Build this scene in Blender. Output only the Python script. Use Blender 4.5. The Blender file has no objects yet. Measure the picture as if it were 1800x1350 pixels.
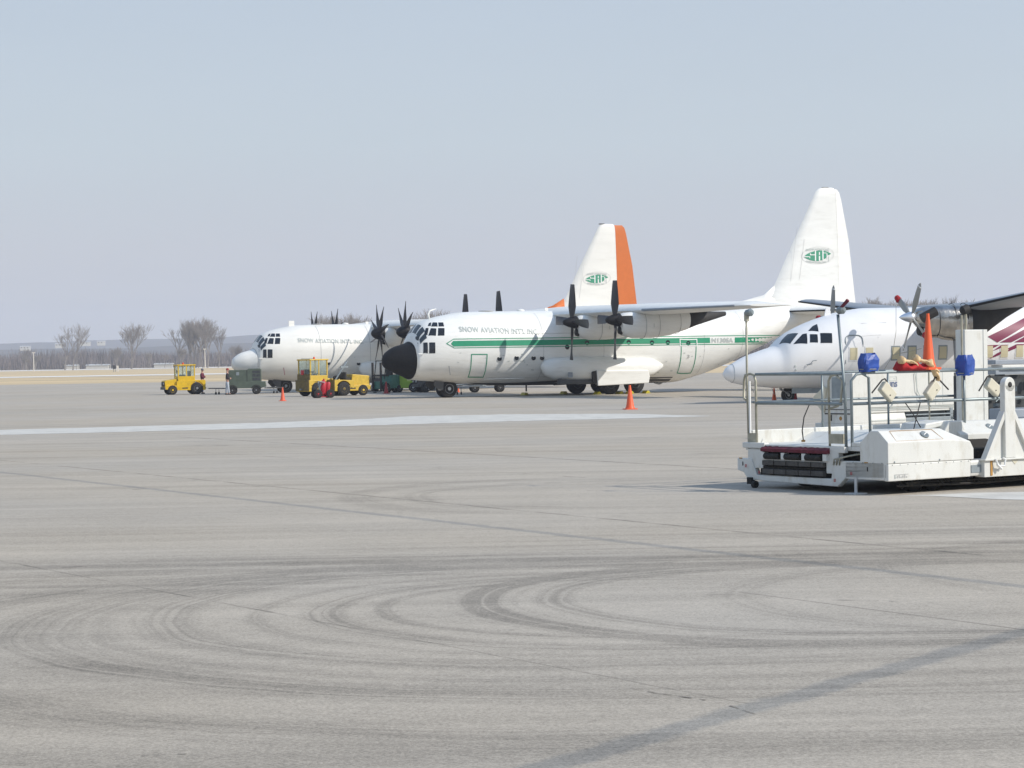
import bpy, math, random
from mathutils import Vector, Matrix, Quaternion

random.seed(7)
SC = bpy.context.scene
COL = SC.collection

# ------------------------------------------------------------------ camera, sky, sun, exposure
H_CAM = 1.965
cam_data = bpy.data.cameras.new('camera')
cam = bpy.data.objects.new('camera', cam_data)
COL.objects.link(cam)
SC.camera = cam
cam_data.sensor_width = 36.0
cam_data.lens = 36.0*3800/1800
cam_data.clip_start = 0.5
cam_data.clip_end = 20000
cam.location = (0, 0, H_CAM)
PITCH, ROLL = 0.0107, 0.0168
cam.rotation_euler = (Matrix.Rotation(math.pi/2-PITCH, 3, 'X') @ Matrix.Rotation(-ROLL, 3, 'Z')).to_euler()

TO_SUN = Vector((1.299, -0.523, 1.04)).normalized()
sun_data = bpy.data.lights.new('sun', 'SUN')
sun_data.energy = 4.05
sun_data.angle = math.radians(0.5)
sun_data.color = (1.0, 0.945, 0.86)
sun = bpy.data.objects.new('sun', sun_data)
COL.objects.link(sun)
sun.rotation_euler = TO_SUN.to_track_quat('Z', 'Y').to_euler()

world = bpy.data.worlds.new('World')
SC.world = world
world.use_nodes = True
wn, wl = world.node_tree.nodes, world.node_tree.links
wn.clear()
w_out = wn.new('ShaderNodeOutputWorld')
w_bg = wn.new('ShaderNodeBackground')
w_sky = wn.new('ShaderNodeTexSky')
w_sky.sky_type = 'NISHITA'
w_sky.sun_disc = False
w_sky.sun_elevation = math.asin(TO_SUN.z)
w_sky.sun_rotation = math.atan2(TO_SUN.x, TO_SUN.y)
w_sky.air_density = 1.0
w_sky.dust_density = 4.0
w_sky.ozone_density = 2.0
w_bg.inputs['Strength'].default_value = 0.1
# a hazy late-winter sky: the physical sky is veiled by a pale layer, thickest near the horizon
w_tc = wn.new('ShaderNodeTexCoord'); w_sep = wn.new('ShaderNodeSeparateXYZ')
w_ramp = wn.new('ShaderNodeValToRGB')
cr = w_ramp.color_ramp
cr.elements[0].position = 0.0; cr.elements[0].color = (5.65, 5.85, 6.4, 1)
cr.elements[1].position = 1.0; cr.elements[1].color = (2.6, 4.1, 7.0, 1)
for pos, c in ((0.05, (5.85, 6.15, 6.75, 1)), (0.10, (5.9, 6.7, 7.35, 1)), (0.165, (5.5, 6.4, 7.4, 1)), (0.4, (4.5, 6.0, 7.9, 1))):
    e = cr.elements.new(pos); e.color = c
w_mix = wn.new('ShaderNodeMix'); w_mix.data_type = 'RGBA'
w_mix.inputs[0].default_value = 0.86
wl.new(w_tc.outputs['Generated'], w_sep.inputs[0])
wl.new(w_sep.outputs['Z'], w_ramp.inputs[0])
wl.new(w_sky.outputs[0], w_mix.inputs[6])
w_ns = wn.new('ShaderNodeTexNoise'); w_ns.inputs['Scale'].default_value = 2.2; w_ns.inputs['Detail'].default_value = 4
w_nm = wn.new('ShaderNodeMapping'); w_nm.inputs['Scale'].default_value = (1, 1, 5)
wl.new(w_tc.outputs['Generated'], w_nm.inputs[0]); wl.new(w_nm.outputs[0], w_ns.inputs['Vector'])
w_hs = wn.new('ShaderNodeHueSaturation'); w_mr = wn.new('ShaderNodeMapRange')
w_mr.inputs[1].default_value = 0.3; w_mr.inputs[2].default_value = 0.7; w_mr.inputs[3].default_value = 0.985; w_mr.inputs[4].default_value = 1.03
wl.new(w_ns.outputs[0], w_mr.inputs[0]); wl.new(w_mr.outputs[0], w_hs.inputs['Value']); wl.new(w_ramp.outputs[0], w_hs.inputs['Color'])
wl.new(w_hs.outputs[0], w_mix.inputs[7])
wl.new(w_mix.outputs[2], w_bg.inputs[0])
wl.new(w_bg.outputs[0], w_out.inputs[0])

SC.view_settings.view_transform = 'Standard'
SC.view_settings.look = 'None'
SC.view_settings.exposure = 0.0
SC.view_settings.gamma = 1.0
SC.cycles.volume_step_rate = 4.0
SC.cycles.volume_bounces = 1

# ------------------------------------------------------------------ helpers
def tag(o, label=None, cat=None, group=None, kind=None):
    if label: o['label'] = label
    if cat: o['category'] = cat
    if group: o['group'] = group
    if kind: o['kind'] = kind
    return o

def thing(name, label, cat, loc=(0, 0, 0), rz=0.0, group=None):
    o = bpy.data.objects.new(name, None)
    o.empty_display_size = 0.2
    COL.objects.link(o)
    o.location = loc
    o.rotation_euler = (0, 0, rz)
    return tag(o, label, cat, group)

def copy_tree(o, parent=None):
    c = o.copy()
    COL.objects.link(c)
    if parent: c.parent = parent
    for ch in list(o.children): copy_tree(ch, c)
    return c

def link_mesh(name, me, mat, parent=None, smooth=False, bevel=0.0):
    if mat: 
        for m in (mat if isinstance(mat, (list, tuple)) else [mat]): me.materials.append(m)
    if smooth:
        me.polygons.foreach_set('use_smooth', [True]*len(me.polygons))
        if smooth != 'all':
            try: me.set_sharp_from_angle(angle=math.radians(38))
            except Exception: pass
    o = bpy.data.objects.new(name, me)
    COL.objects.link(o)
    if parent: o.parent = parent
    if bevel:
        b = o.modifiers.new('bevel', 'BEVEL'); b.width = bevel; b.segments = 2; b.limit_method = 'ANGLE'; b.harden_normals = False
    return o

class MB:
    def __init__(self): self.v = []; self.f = []; self.mi = []
    def add(self, vs, fs, mi=0):
        n = len(self.v); self.v += [tuple(p) for p in vs]
        for f in fs: self.f.append(tuple(i+n for i in f)); self.mi.append(mi)
        return self
    def box(self, x0, x1, y0, y1, z0, z1, mi=0):
        return self.add([(x0,y0,z0),(x1,y0,z0),(x1,y1,z0),(x0,y1,z0),(x0,y0,z1),(x1,y0,z1),(x1,y1,z1),(x0,y1,z1)],
                        [(3,2,1,0),(4,5,6,7),(0,1,5,4),(1,2,6,5),(2,3,7,6),(3,0,4,7)], mi)
    def prism(self, poly, a, b, axis='y', mi=0):
        """poly in the plane normal to the axis: y -> (x, z), x -> (y, z), z -> (x, y)"""
        def P(p, t):
            return (p[0], t, p[1]) if axis == 'y' else (t, p[0], p[1]) if axis == 'x' else (p[0], p[1], t)
        n = len(poly)
        return self.add([P(p, a) for p in poly]+[P(p, b) for p in poly],
                        [tuple(range(n-1, -1, -1)), tuple(range(n, 2*n))]+[(i, (i+1) % n, n+(i+1) % n, n+i) for i in range(n)], mi)
    def loft(self, rings, caps=True, mi=0):
        n = len(rings[0]); vs = [p for r in rings for p in r]; fs = []
        for k in range(len(rings)-1):
            for i in range(n):
                j = (i+1) % n
                fs.append((k*n+i, k*n+j, (k+1)*n+j, (k+1)*n+i))
        if caps: fs.append(tuple(range(n-1, -1, -1))); fs.append(tuple((len(rings)-1)*n+i for i in range(n)))
        return self.add(vs, fs, mi)
    def lathe(self, prof, o=(0, 0, 0), d=(0, 1, 0), n=20, mi=0, caps=True):
        """prof: list of (distance along d, radius)"""
        d = Vector(d).normalized(); a = Vector((0, 0, 1)) if abs(d.z) < 0.9 else Vector((1, 0, 0))
        u = d.cross(a).normalized(); w = d.cross(u); o = Vector(o)
        rings = [[o+d*t+(u*math.cos(2*math.pi*i/n)+w*math.sin(2*math.pi*i/n))*r for i in range(n)] for t, r in prof]
        return self.loft(rings, caps, mi)
    def cyl(self, p0, p1, r0, r1=None, n=10, mi=0):
        p0, p1 = Vector(p0), Vector(p1)
        return self.lathe([(0, r0), ((p1-p0).length, r0 if r1 is None else r1)], p0, p1-p0, n, mi)
    def tube(self, pts, r, n=6, mi=0, closed=False):
        pts = [Vector(p) for p in pts]; rings = []; m = len(pts); u = None
        for i, p in enumerate(pts):
            if closed: t = (pts[(i+1) % m]-pts[i-1]).normalized()
            else: t = (pts[min(i+1, m-1)]-pts[max(i-1, 0)]).normalized()
            if u is None:
                a = Vector((0, 0, 1)) if abs(t.z) < 0.9 else Vector((1, 0, 0)); u = t.cross(a).normalized()
            else: u = (u-t*u.dot(t)).normalized()
            w = t.cross(u)
            rr = r[i] if isinstance(r, (list, tuple)) else r
            rings.append([p+(u*math.cos(2*math.pi*k/n)+w*math.sin(2*math.pi*k/n))*rr for k in range(n)])
        if closed: rings.append(rings[0])
        return self.loft(rings, not closed, mi)
    def mesh(self, name):
        me = bpy.data.meshes.new(name); me.from_pydata(self.v, [], self.f)
        if any(self.mi): me.polygons.foreach_set('material_index', self.mi)
        me.validate(); me.update()
        return me
    def build(self, name, mat, parent=None, smooth=False, bevel=0.0):
        return link_mesh(name, self.mesh(name), mat, parent, smooth, bevel)

def arc(cx, cz, r, a0, a1, n=8):
    return [(cx+r*math.cos(math.radians(a0+(a1-a0)*i/n)), cz+r*math.sin(math.radians(a0+(a1-a0)*i/n))) for i in range(n+1)]

# ------------------------------------------------------------------ materials
def material(name, col, rough=0.6, metal=0.0, var=0.12, scale=3.0, bump=0.0, bscale=40.0, dirt=None, dirt_amt=0.0, coat=0.0, stretch=None, spec=0.5):
    m = bpy.data.materials.new(name); m.use_nodes = True
    nt = m.node_tree; N, L = nt.nodes, nt.links
    b = N['Principled BSDF']
    b.inputs['Roughness'].default_value = rough; b.inputs['Metallic'].default_value = metal
    b.inputs['Specular IOR Level'].default_value = spec
    if coat: b.inputs['Coat Weight'].default_value = coat; b.inputs['Coat Roughness'].default_value = 0.15
    tc = N.new('ShaderNodeTexCoord'); mp = N.new('ShaderNodeMapping')
    if stretch: mp.inputs['Scale'].default_value = stretch
    L.new(tc.outputs['Object'], mp.inputs[0])
    n1 = N.new('ShaderNodeTexNoise'); n1.inputs['Scale'].default_value = scale; n1.inputs['Detail'].default_value = 6
    L.new(mp.outputs[0], n1.inputs['Vector'])
    r = N.new('ShaderNodeMapRange'); r.inputs[1].default_value = 0.3; r.inputs[2].default_value = 0.7; r.inputs[3].default_value = 1-var; r.inputs[4].default_value = 1+var*0.4
    L.new(n1.outputs[0], r.inputs[0])
    hs = N.new('ShaderNodeHueSaturation'); hs.inputs['Color'].default_value = (*col, 1)
    L.new(r.outputs[0], hs.inputs['Value'])
    last = hs.outputs[0]
    if dirt:
        n2 = N.new('ShaderNodeTexNoise'); n2.inputs['Scale'].default_value = scale*2.3; n2.inputs['Detail'].default_value = 8; n2.inputs['Roughness'].default_value = 0.7
        L.new(mp.outputs[0], n2.inputs['Vector'])
        r2 = N.new('ShaderNodeMapRange'); r2.inputs[1].default_value = 0.52; r2.inputs[2].default_value = 0.72; r2.inputs[4].default_value = dirt_amt
        L.new(n2.outputs[0], r2.inputs[0])
        mx = N.new('ShaderNodeMix'); mx.data_type = 'RGBA'; mx.inputs[7].default_value = (*dirt, 1)
        L.new(r2.outputs[0], mx.inputs[0]); L.new(last, mx.inputs[6]); last = mx.outputs[2]
    L.new(last, b.inputs['Base Color'])
    if bump:
        n3 = N.new('ShaderNodeTexNoise'); n3.inputs['Scale'].default_value = bscale; n3.inputs['Detail'].default_value = 4
        L.new(tc.outputs['Object'], n3.inputs['Vector'])
        bp = N.new('ShaderNodeBump'); bp.inputs['Strength'].default_value = bump; bp.inputs['Distance'].default_value = 0.02
        L.new(n3.outputs[0], bp.inputs['Height']); L.new(bp.outputs[0], b.inputs['Normal'])
    return m

M = {}
M['white'] = material('aircraft_white', (0.80, 0.80, 0.77), 0.35, var=0.07, scale=1.2, dirt=(0.5, 0.48, 0.43), dirt_amt=0.34, stretch=(0.4, 1, 2.0))
M['white_b'] = material('aircraft_cream_white', (0.80, 0.785, 0.735), 0.42, var=0.06, scale=1.0, dirt=(0.5, 0.46, 0.38), dirt_amt=0.2, stretch=(0.4, 1, 2.0))
M['white_c'] = material('commuter_white', (0.80, 0.80, 0.80), 0.3, var=0.04, scale=1.5)
M['radome_black'] = material('radome_black', (0.012, 0.012, 0.013), 0.65, var=0.3, scale=9, bump=0.1, spec=0.2)
M['black'] = material('matt_black', (0.014, 0.013, 0.014), 0.5, var=0.3, spec=0.3)
M['blade_grey'] = material('blade_grey', (0.035, 0.035, 0.042), 0.45, var=0.2)
M['blade_light'] = material('commuter_blade_grey', (0.30, 0.30, 0.28), 0.4, var=0.12)
M['green'] = material('livery_green', (0.015, 0.27, 0.14), 0.45, var=0.08)
M['logo_green'] = material('logo_green', (0.05, 0.28, 0.17), 0.5, var=0.05)
M['decal_white'] = material('decal_white', (0.81, 0.81, 0.79), 0.4, var=0.02)
M['letter_grey'] = material('letter_grey', (0.46, 0.50, 0.48), 0.5, var=0.05)
M['panel_line'] = material('panel_line_grey', (0.42, 0.42, 0.41), 0.6, var=0.1)
M['orange'] = material('livery_orange', (0.56, 0.135, 0.018), 0.45, var=0.06)
M['maroon'] = material('livery_maroon', (0.20, 0.012, 0.06), 0.45, var=0.1)
M['glass'] = material('cockpit_glass', (0.012, 0.016, 0.022), 0.08, var=0.1)
M['glass_blue'] = material('windshield_glass', (0.03, 0.045, 0.06), 0.05, var=0.1)
M['blind'] = material('window_blind_cream', (0.60, 0.54, 0.36), 0.6, var=0.06)
M['tyre'] = material('tyre_rubber', (0.018, 0.017, 0.017), 0.85, var=0.25, scale=8, dirt=(0.09, 0.08, 0.07), dirt_amt=0.5)
M['rim'] = material('wheel_rim_light', (0.55, 0.56, 0.56), 0.45, var=0.1)
M['gear'] = material('gear_steel', (0.25, 0.26, 0.27), 0.45, metal=0.4, var=0.15)
M['belly'] = material('belly_shade_grime', (0.085, 0.085, 0.085), 0.7, var=0.2)
M['metal'] = material('bare_aluminium', (0.85, 0.87, 0.9), 0.3, metal=0.9, var=0.12, scale=2)
M['deice'] = material('deice_boot_grey', (0.27, 0.30, 0.34), 0.5, var=0.1)
M['exhaust'] = material('exhaust_soot', (0.03, 0.028, 0.027), 0.7, var=0.3)
M['polish'] = material('polished_cowl', (0.50, 0.48, 0.45), 0.16, metal=1.0, var=0.45, scale=2.4, bump=0.6, bscale=5)
M['yellow'] = material('tractor_yellow', (0.68, 0.43, 0.004), 0.5, var=0.12, scale=4, dirt=(0.2, 0.12, 0.03), dirt_amt=0.35)
M['yellow_b'] = material('faded_yellow', (0.64, 0.43, 0.05), 0.5, var=0.14, scale=5, dirt=(0.22, 0.16, 0.05), dirt_amt=0.4)
M['shaded_dirty_yellow'] = material('shaded_grimy_yellow_brown', (0.17, 0.12, 0.03), 0.7, var=0.4, scale=7, dirt=(0.04, 0.035, 0.02), dirt_amt=0.6)  # dirty yellow for rims; on rear faces it also has shade painted in
M['olive'] = material('military_green', (0.085, 0.11, 0.085), 0.6, var=0.15, scale=4)
M['teal'] = material('forklift_teal', (0.05, 0.17, 0.13), 0.5, var=0.2, scale=5)
M['lime'] = material('forklift_lime', (0.30, 0.48, 0.04), 0.45, var=0.12)
M['red'] = material('signal_red', (0.45, 0.015, 0.03), 0.45, var=0.15)
M['redcloth'] = material('red_fabric', (0.42, 0.015, 0.02), 0.85, var=0.3, scale=6)
M['cone'] = material('cone_orange', (0.80, 0.115, 0.03), 0.5, var=0.08, dirt=(0.4, 0.1, 0.05), dirt_amt=0.3)
M['cone_faded'] = material('cone_faded_orange', (0.72, 0.11, 0.045), 0.55, var=0.1)
M['darkred'] = material('dark_red_plastic', (0.30, 0.012, 0.015), 0.5, var=0.1)
M['chock'] = material('chock_yellow', (0.62, 0.52, 0.02), 0.55, var=0.15)
M['blue'] = material('blue_vinyl', (0.022, 0.075, 0.36), 0.42, var=0.25, scale=5, bump=0.5, bscale=9)
M['glove'] = material('glove_tan', (0.72, 0.52, 0.29), 0.85, var=0.25, scale=9, bump=0.4, bscale=20)
M['steel'] = material('galvanised_rail', (0.26, 0.30, 0.31), 0.42, metal=0.5, var=0.2, scale=6)
M['steel_w'] = material('weathered_rail', (0.40, 0.38, 0.30), 0.5, metal=0.25, var=0.25, scale=9)
M['loader'] = material('loader_white', (0.67, 0.67, 0.635), 0.4, var=0.07, scale=2.5, dirt=(0.42, 0.38, 0.29), dirt_amt=0.5, bump=0.05, bscale=12, stretch=(1, 1, 0.45))
M['loader_dk'] = material('undercarriage_black', (0.018, 0.017, 0.016), 0.8, var=0.4, scale=9, dirt=(0.16, 0.13, 0.08), dirt_amt=0.5)
M['bumper'] = material('rubber_bumper', (0.09, 0.083, 0.076), 0.85, var=0.3, scale=10, dirt=(0.14, 0.12, 0.1), dirt_amt=0.5)
M['mpad'] = material('maroon_pad', (0.14, 0.02, 0.035), 0.8, var=0.3, scale=14)
M['beige'] = material('lamp_beige', (0.62, 0.58, 0.46), 0.5, var=0.1)
M['rust'] = material('rust_label', (0.45, 0.24, 0.06), 0.7, var=0.2)
M['mech'] = material('machinery_dark', (0.07, 0.075, 0.08), 0.5, metal=0.3, var=0.5, scale=8)
M['mech_l'] = material('machinery_grey', (0.28, 0.32, 0.34), 0.5, metal=0.2, var=0.2, scale=6)
M['skin'] = material('skin', (0.48, 0.27, 0.2), 0.6, var=0.08)
M['jacket_m'] = material('maroon_jacket', (0.13, 0.015, 0.035), 0.85, var=0.2)
M['jacket_k'] = material('dark_jacket', (0.035, 0.03, 0.035), 0.85, var=0.2)
M['jeans'] = material('pale_jeans', (0.42, 0.46, 0.52), 0.85, var=0.15)
M['navy'] = material('navy_trousers', (0.04, 0.05, 0.12), 0.85, var=0.15)
M['cap'] = material('grey_cap', (0.12, 0.13, 0.17), 0.8, var=0.1)
M['paint_line'] = material('worn_line_paint', (0.59, 0.57, 0.52), 0.8, var=0.2, scale=3, dirt=(0.42, 0.4, 0.37), dirt_amt=0.75, stretch=(0.5, 0.5, 1))
M['tar'] = material('tar_sealant', (0.25, 0.248, 0.25), 0.85, var=0.2, scale=5, dirt=(0.34, 0.30, 0.255), dirt_amt=0.9)
M['crack'] = material('tarmac_crack', (0.17, 0.15, 0.13), 0.9, var=0.3, scale=3, dirt=(0.28, 0.26, 0.24), dirt_amt=0.8)
M['bark'] = material('winter_bark', (0.21, 0.18, 0.155), 0.9, var=0.2, scale=1)
M['brush'] = material('winter_brush', (0.15, 0.125, 0.122), 0.95, var=0.4, scale=0.06)
M['concrete'] = material('pale_concrete', (0.74, 0.70, 0.64), 0.9, var=0.1, scale=0.05)
M['house'] = material('pale_walls', (0.50, 0.50, 0.48), 0.7, var=0.1)
M['roof'] = material('grey_roof', (0.5, 0.5, 0.5), 0.7, var=0.1)
M['lamp_red'] = material('beacon_red', (0.7, 0.08, 0.02), 0.4)
M['text_blue'] = material('print_blue', (0.12, 0.15, 0.24), 0.6)

# ------------------------------------------------------------------ ground
def terrain_z(x, y):
    d = max(0.0, y-300.0)
    z = min(d, 900)*0.00185
    if y > 1300: z += (y-1300)*0.003
    return z

def ground_material():
    m = bpy.data.materials.new('apron_asphalt'); m.use_nodes = True
    N, L = m.node_tree.nodes, m.node_tree.links
    b = N['Principled BSDF']; b.inputs['Roughness'].default_value = 0.88; b.inputs['Specular IOR Level'].default_value = 0.25
    tc = N.new('ShaderNodeTexCoord')
    P = tc.outputs['Object']
    def val(x):
        return x
    def setin(sock, x):
        if isinstance(x, (int, float)): sock.default_value = x
        else: L.new(x, sock)
    def mth(op, a, b_=None, c=None, clamp=False):
        n = N.new('ShaderNodeMath'); n.operation = op; n.use_clamp = clamp
        setin(n.inputs[0], a)
        if b_ is not None: setin(n.inputs[1], b_)
        if c is not None: setin(n.inputs[2], c)
        return n.outputs[0]
    def noise(scale, detail=3, rough=0.5, vec=None, dist=0.0):
        n = N.new('ShaderNodeTexNoise'); n.inputs['Scale'].default_value = scale; n.inputs['Detail'].default_value = detail
        n.inputs['Roughness'].default_value = rough; n.inputs['Distortion'].default_value = dist
        L.new(vec or P, n.inputs['Vector']); return n.outputs[0]
    def mapr(x, a, b_, c, d):
        n = N.new('ShaderNodeMapRange'); L.new(x, n.inputs[0])
        for i, v_ in enumerate((a, b_, c, d)): n.inputs[i+1].default_value = v_
        return n.outputs[0]
    sep = N.new('ShaderNodeSeparateXYZ'); L.new(P, sep.inputs[0]); X, Y = sep.outputs[0], sep.outputs[1]
    # warm/cool large patches
    big = noise(0.045, 4, 0.55); mid = noise(0.5, 5, 0.6)
    # long streaks left by traffic, mostly across the view
    mp = N.new('ShaderNodeMapping'); mp.inputs['Rotation'].default_value = (0, 0, -0.12); mp.inputs['Scale'].default_value = (0.09, 1.15, 1)
    L.new(P, mp.inputs[0]); streak = noise(1.0, 6, 0.62, mp.outputs[0], 0.6)
    mp2 = N.new('ShaderNodeMapping'); mp2.inputs['Rotation'].default_value = (0, 0, 0.25); mp2.inputs['Scale'].default_value = (0.05, 0.8, 1)
    L.new(P, mp2.inputs[0]); streak2 = noise(1.0, 4, 0.6, mp2.outputs[0], 0.4)
    agg = noise(42.0, 2, 0.7); agg2 = noise(130.0, 2, 0.7); agg3 = noise(9.0, 4, 0.7)
    v = mth('ADD', mapr(big, 0.3, 0.7, 0.90, 1.07), mapr(mid, 0.3, 0.7, -0.05, 0.05))
    v = mth('ADD', v, mapr(streak, 0.32, 0.68, -0.10, 0.07))
    v = mth('ADD', v, mapr(streak2, 0.35, 0.65, -0.055, 0.04))
    v = mth('ADD', v, mapr(agg, 0.3, 0.7, -0.20, 0.17))
    v = mth('ADD', v, mapr(agg2, 0.3, 0.7, -0.16, 0.15))
    v = mth('ADD', v, mapr(agg3, 0.3, 0.7, -0.09, 0.08))
    # tyre scrub arcs: turning circles of tugs, opening to the right
    wob = mth('MULTIPLY', mth('SUBTRACT', noise(0.3, 2, 0.5), 0.5), 0.45)
    total = None
    for k, (cx, cy, R, wd, amt) in enumerate(((0.6, 16.9, 4.3, 0.34, 1.0), (0.5, 17.0, 3.75, 0.16, 0.6), (0.5, 17.2, 3.3, 0.26, 0.95), (0.7, 17.1, 2.75, 0.12, 0.6), (0.9, 17.1, 2.42, 0.2, 1.05), (0.95, 17.2, 2.0, 0.13, 0.8),
                                 (2.7, 17.6, 2.95, 0.26, 1.25), (2.9, 17.7, 2.55, 0.16, 1.0), (4.4, 17.6, 2.6, 0.22, 0.55), (0.3, 16.2, 4.95, 0.36, 0.6), (1.6, 31.6, 3.1, 0.3, 0.55), (1.9, 31.8, 4.3, 0.3, 0.5),
                                 (-1.2, 16.0, 5.3, 0.35, 0.5), (6.5, 19.5, 3.0, 0.25, 0.5), (0.9, 16.6, 5.6, 0.3, 0.4))):
        dx = mth('SUBTRACT', X, cx); dy = mth('SUBTRACT', Y, cy)
        dxm = mth('MINIMUM', dx, mth('MULTIPLY', dx, 0.30))     # the track straightens out to the right
        rr = mth('ADD', mth('SQRT', mth('ADD', mth('MULTIPLY', dxm, dxm), mth('MULTIPLY', dy, dy))), wob)
        e = mth('ABSOLUTE', mth('SUBTRACT', rr, R))
        band = mapr(e, wd*1.25, wd*0.45, 0.0, 1.0)
        fade = mapr(dx, 1.9*R, -0.2*R, 0.0, 1.0)
        cb = N.new('ShaderNodeCombineXYZ'); L.new(mth('MULTIPLY', rr, 15.0), cb.inputs[0]); L.new(mth('MULTIPLY', dx, 0.22), cb.inputs[1]); cb.inputs[2].default_value = k*3.7
        fine = mapr(noise(1.0, 3, 0.6, cb.outputs[0]), 0.38, 0.58, 0.22, 1.08)
        t = mth('MULTIPLY', mth('MULTIPLY', mth('MULTIPLY', band, fade), fine), amt)
        total = t if total is None else mth('ADD', total, t)
    # tangent swept streaks leaving the turns at the top
    mp3 = N.new('ShaderNodeMapping'); mp3.inputs['Rotation'].default_value = (0, 0, -0.33); mp3.inputs['Scale'].default_value = (0.07, 2.6, 1)
    L.new(P, mp3.inputs[0]); sw = noise(1.0, 5, 0.6, mp3.outputs[0], 0.2)
    yb = mth('SUBTRACT', Y, mth('MULTIPLY', X, 0.30))
    sm = mth('MULTIPLY', mapr(yb, 19.0, 20.6, 0, 1), mapr(yb, 25.0, 22.0, 0, 1))
    total = mth('ADD', total, mth('MULTIPLY', mth('MULTIPLY', sm, mapr(sw, 0.42, 0.62, 0, 1)), 0.95))
    patch = mapr(noise(0.8, 4, 0.65), 0.3, 0.6, 0.6, 1.0)
    scrub = mth('MULTIPLY', mth('MINIMUM', total, 1.25), mth('MULTIPLY', patch, 0.29))
    v = mth('SUBTRACT', v, scrub)
    # sealed lane joints and hairline cracks: straight lines between paving lanes, uneven in width
    wf = noise(1.3, 5, 0.65); wn_ = noise(5.0, 3, 0.6); seal = None
    def seam(p0, p1, w, amt, wobble, soft=0.5, brk=0.0):
        (x0, y0), (x1, y1) = p0, p1; l = math.hypot(x1-x0, y1-y0); ux, uy = (x1-x0)/l, (y1-y0)/l
        dx = mth('SUBTRACT', X, x0); dy = mth('SUBTRACT', Y, y0)
        along = mth('ADD', mth('MULTIPLY', dx, ux), mth('MULTIPLY', dy, uy))
        across = mth('SUBTRACT', mth('MULTIPLY', dy, ux), mth('MULTIPLY', dx, uy))
        across = mth('ABSOLUTE', mth('ADD', across, mth('MULTIPLY', mth('SUBTRACT', wf, 0.5), wobble)))
        ww = mth('ADD', across, mth('MULTIPLY', mth('SUBTRACT', wn_, 0.5), w*0.9))
        m = mapr(ww, w*(0.5+soft), w*0.5*(1-soft*0.4), 0.0, amt)
        m = mth('MULTIPLY', m, mapr(along, 0.0, 0.6, 0.0, 1.0)); m = mth('MULTIPLY', m, mapr(along, l, l-0.6, 0.0, 1.0))
        if brk: m = mth('MULTIPLY', m, mapr(noise(0.9, 4, 0.6), 0.5-brk, 0.5+0.1-brk*.5, 0.15, 1.0))
        return m
    wide = mth('MAXIMUM', seam((-2.5, 6.8), (7.3, 20.3), 0.17, 0.9, 0.16, 0.35), seam((-30, 74.6), (10, 8.6), 0.13, 0.85, 0.12, 0.4))
    hair = seam((-24, 68), (4.8, 20.5), 0.045, 1.0, 0.10, 0.7, 0.10)
    for sg in (((-14, 35.3), (-1.0, 15.7), 0.026, 1.0, 0.06, 0.6, 0.05), ((-1.0, 15.7), (1.5, 11.9), 0.014, 0.6, 0.05, 0.6, 0.0), ((1.7, 18.3), (6, 11.4), 0.022, 0.8, 0.05, 0.6, 0.0), ((-9.5, 60.5), (5, 36), 0.09, 0.7, 0.4, 0.6, 0.0), ((-15, 62), (3, 33), 0.07, 0.7, 0.3, 0.6, -0.05), ((4, 40), (12, 27), 0.06, 0.6, 0.2, 0.6, 0)):
        hair = mth('MAXIMUM', hair, seam(*sg))
    v = mth('MULTIPLY', v, mth('SUBTRACT', 1.0, mth('MULTIPLY', hair, 0.45)))
    v = mth('MULTIPLY', v, mth('SUBTRACT', 1.0, mth('MULTIPLY', wide, 0.24)))
    # old oil drips
    sp = N.new('ShaderNodeTexVoronoi'); sp.inputs['Scale'].default_value = 0.55; L.new(P, sp.inputs['Vector'])
    dr = mth('MULTIPLY', mapr(sp.outputs['Distance'], 0.06, 0.015, 0.0, 1.0), mapr(noise(0.21, 2), 0.5, 0.6, 0.0, 1.0))
    v = mth('MULTIPLY', v, mth('SUBTRACT', 1.0, mth('MULTIPLY', dr, 0.35)))
    col = N.new('ShaderNodeMix'); col.data_type = 'RGBA'
    col.inputs[6].default_value = (0.438, 0.384, 0.312, 1); col.inputs[7].default_value = (0.412, 0.373, 0.32, 1)
    L.new(mapr(noise(0.09, 3), 0.35, 0.65, 0, 1), col.inputs[0])
    hs = N.new('ShaderNodeHueSaturation'); L.new(col.outputs[2], hs.inputs['Color']); L.new(v, hs.inputs['Value'])
    sm_ = N.new('ShaderNodeMix'); sm_.data_type = 'RGBA'; sm_.blend_type = 'MULTIPLY'; sm_.inputs[7].default_value = (0.93, 0.985, 1.06, 1)
    L.new(wide, sm_.inputs[0]); L.new(hs.outputs[0], sm_.inputs[6])
    L.new(sm_.outputs[2], b.inputs['Base Color'])
    bp = N.new('ShaderNodeBump'); bp.inputs['Strength'].default_value = 0.35; bp.inputs['Distance'].default_value = 0.006
    L.new(agg, bp.inputs['Height']); L.new(bp.outputs[0], b.inputs['Normal'])
    return m

def grass_material():
    m = material('dry_winter_grass', (0.62, 0.47, 0.27), 0.95, var=0.28, scale=0.02, dirt=(0.50, 0.39, 0.22), dirt_amt=0.7, stretch=(0.5, 2.5, 1))
    return m

def sheet(name, pts, z, mat, kind='structure', sub=None):
    """flat polygon on the ground, z above the terrain"""
    me = bpy.data.meshes.new(name)
    me.from_pydata([(x, y, terrain_z(x, y)+z) for x, y in pts], [], [tuple(range(len(pts)))])
    return tag(link_mesh(name, me, mat), kind=kind)

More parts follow.
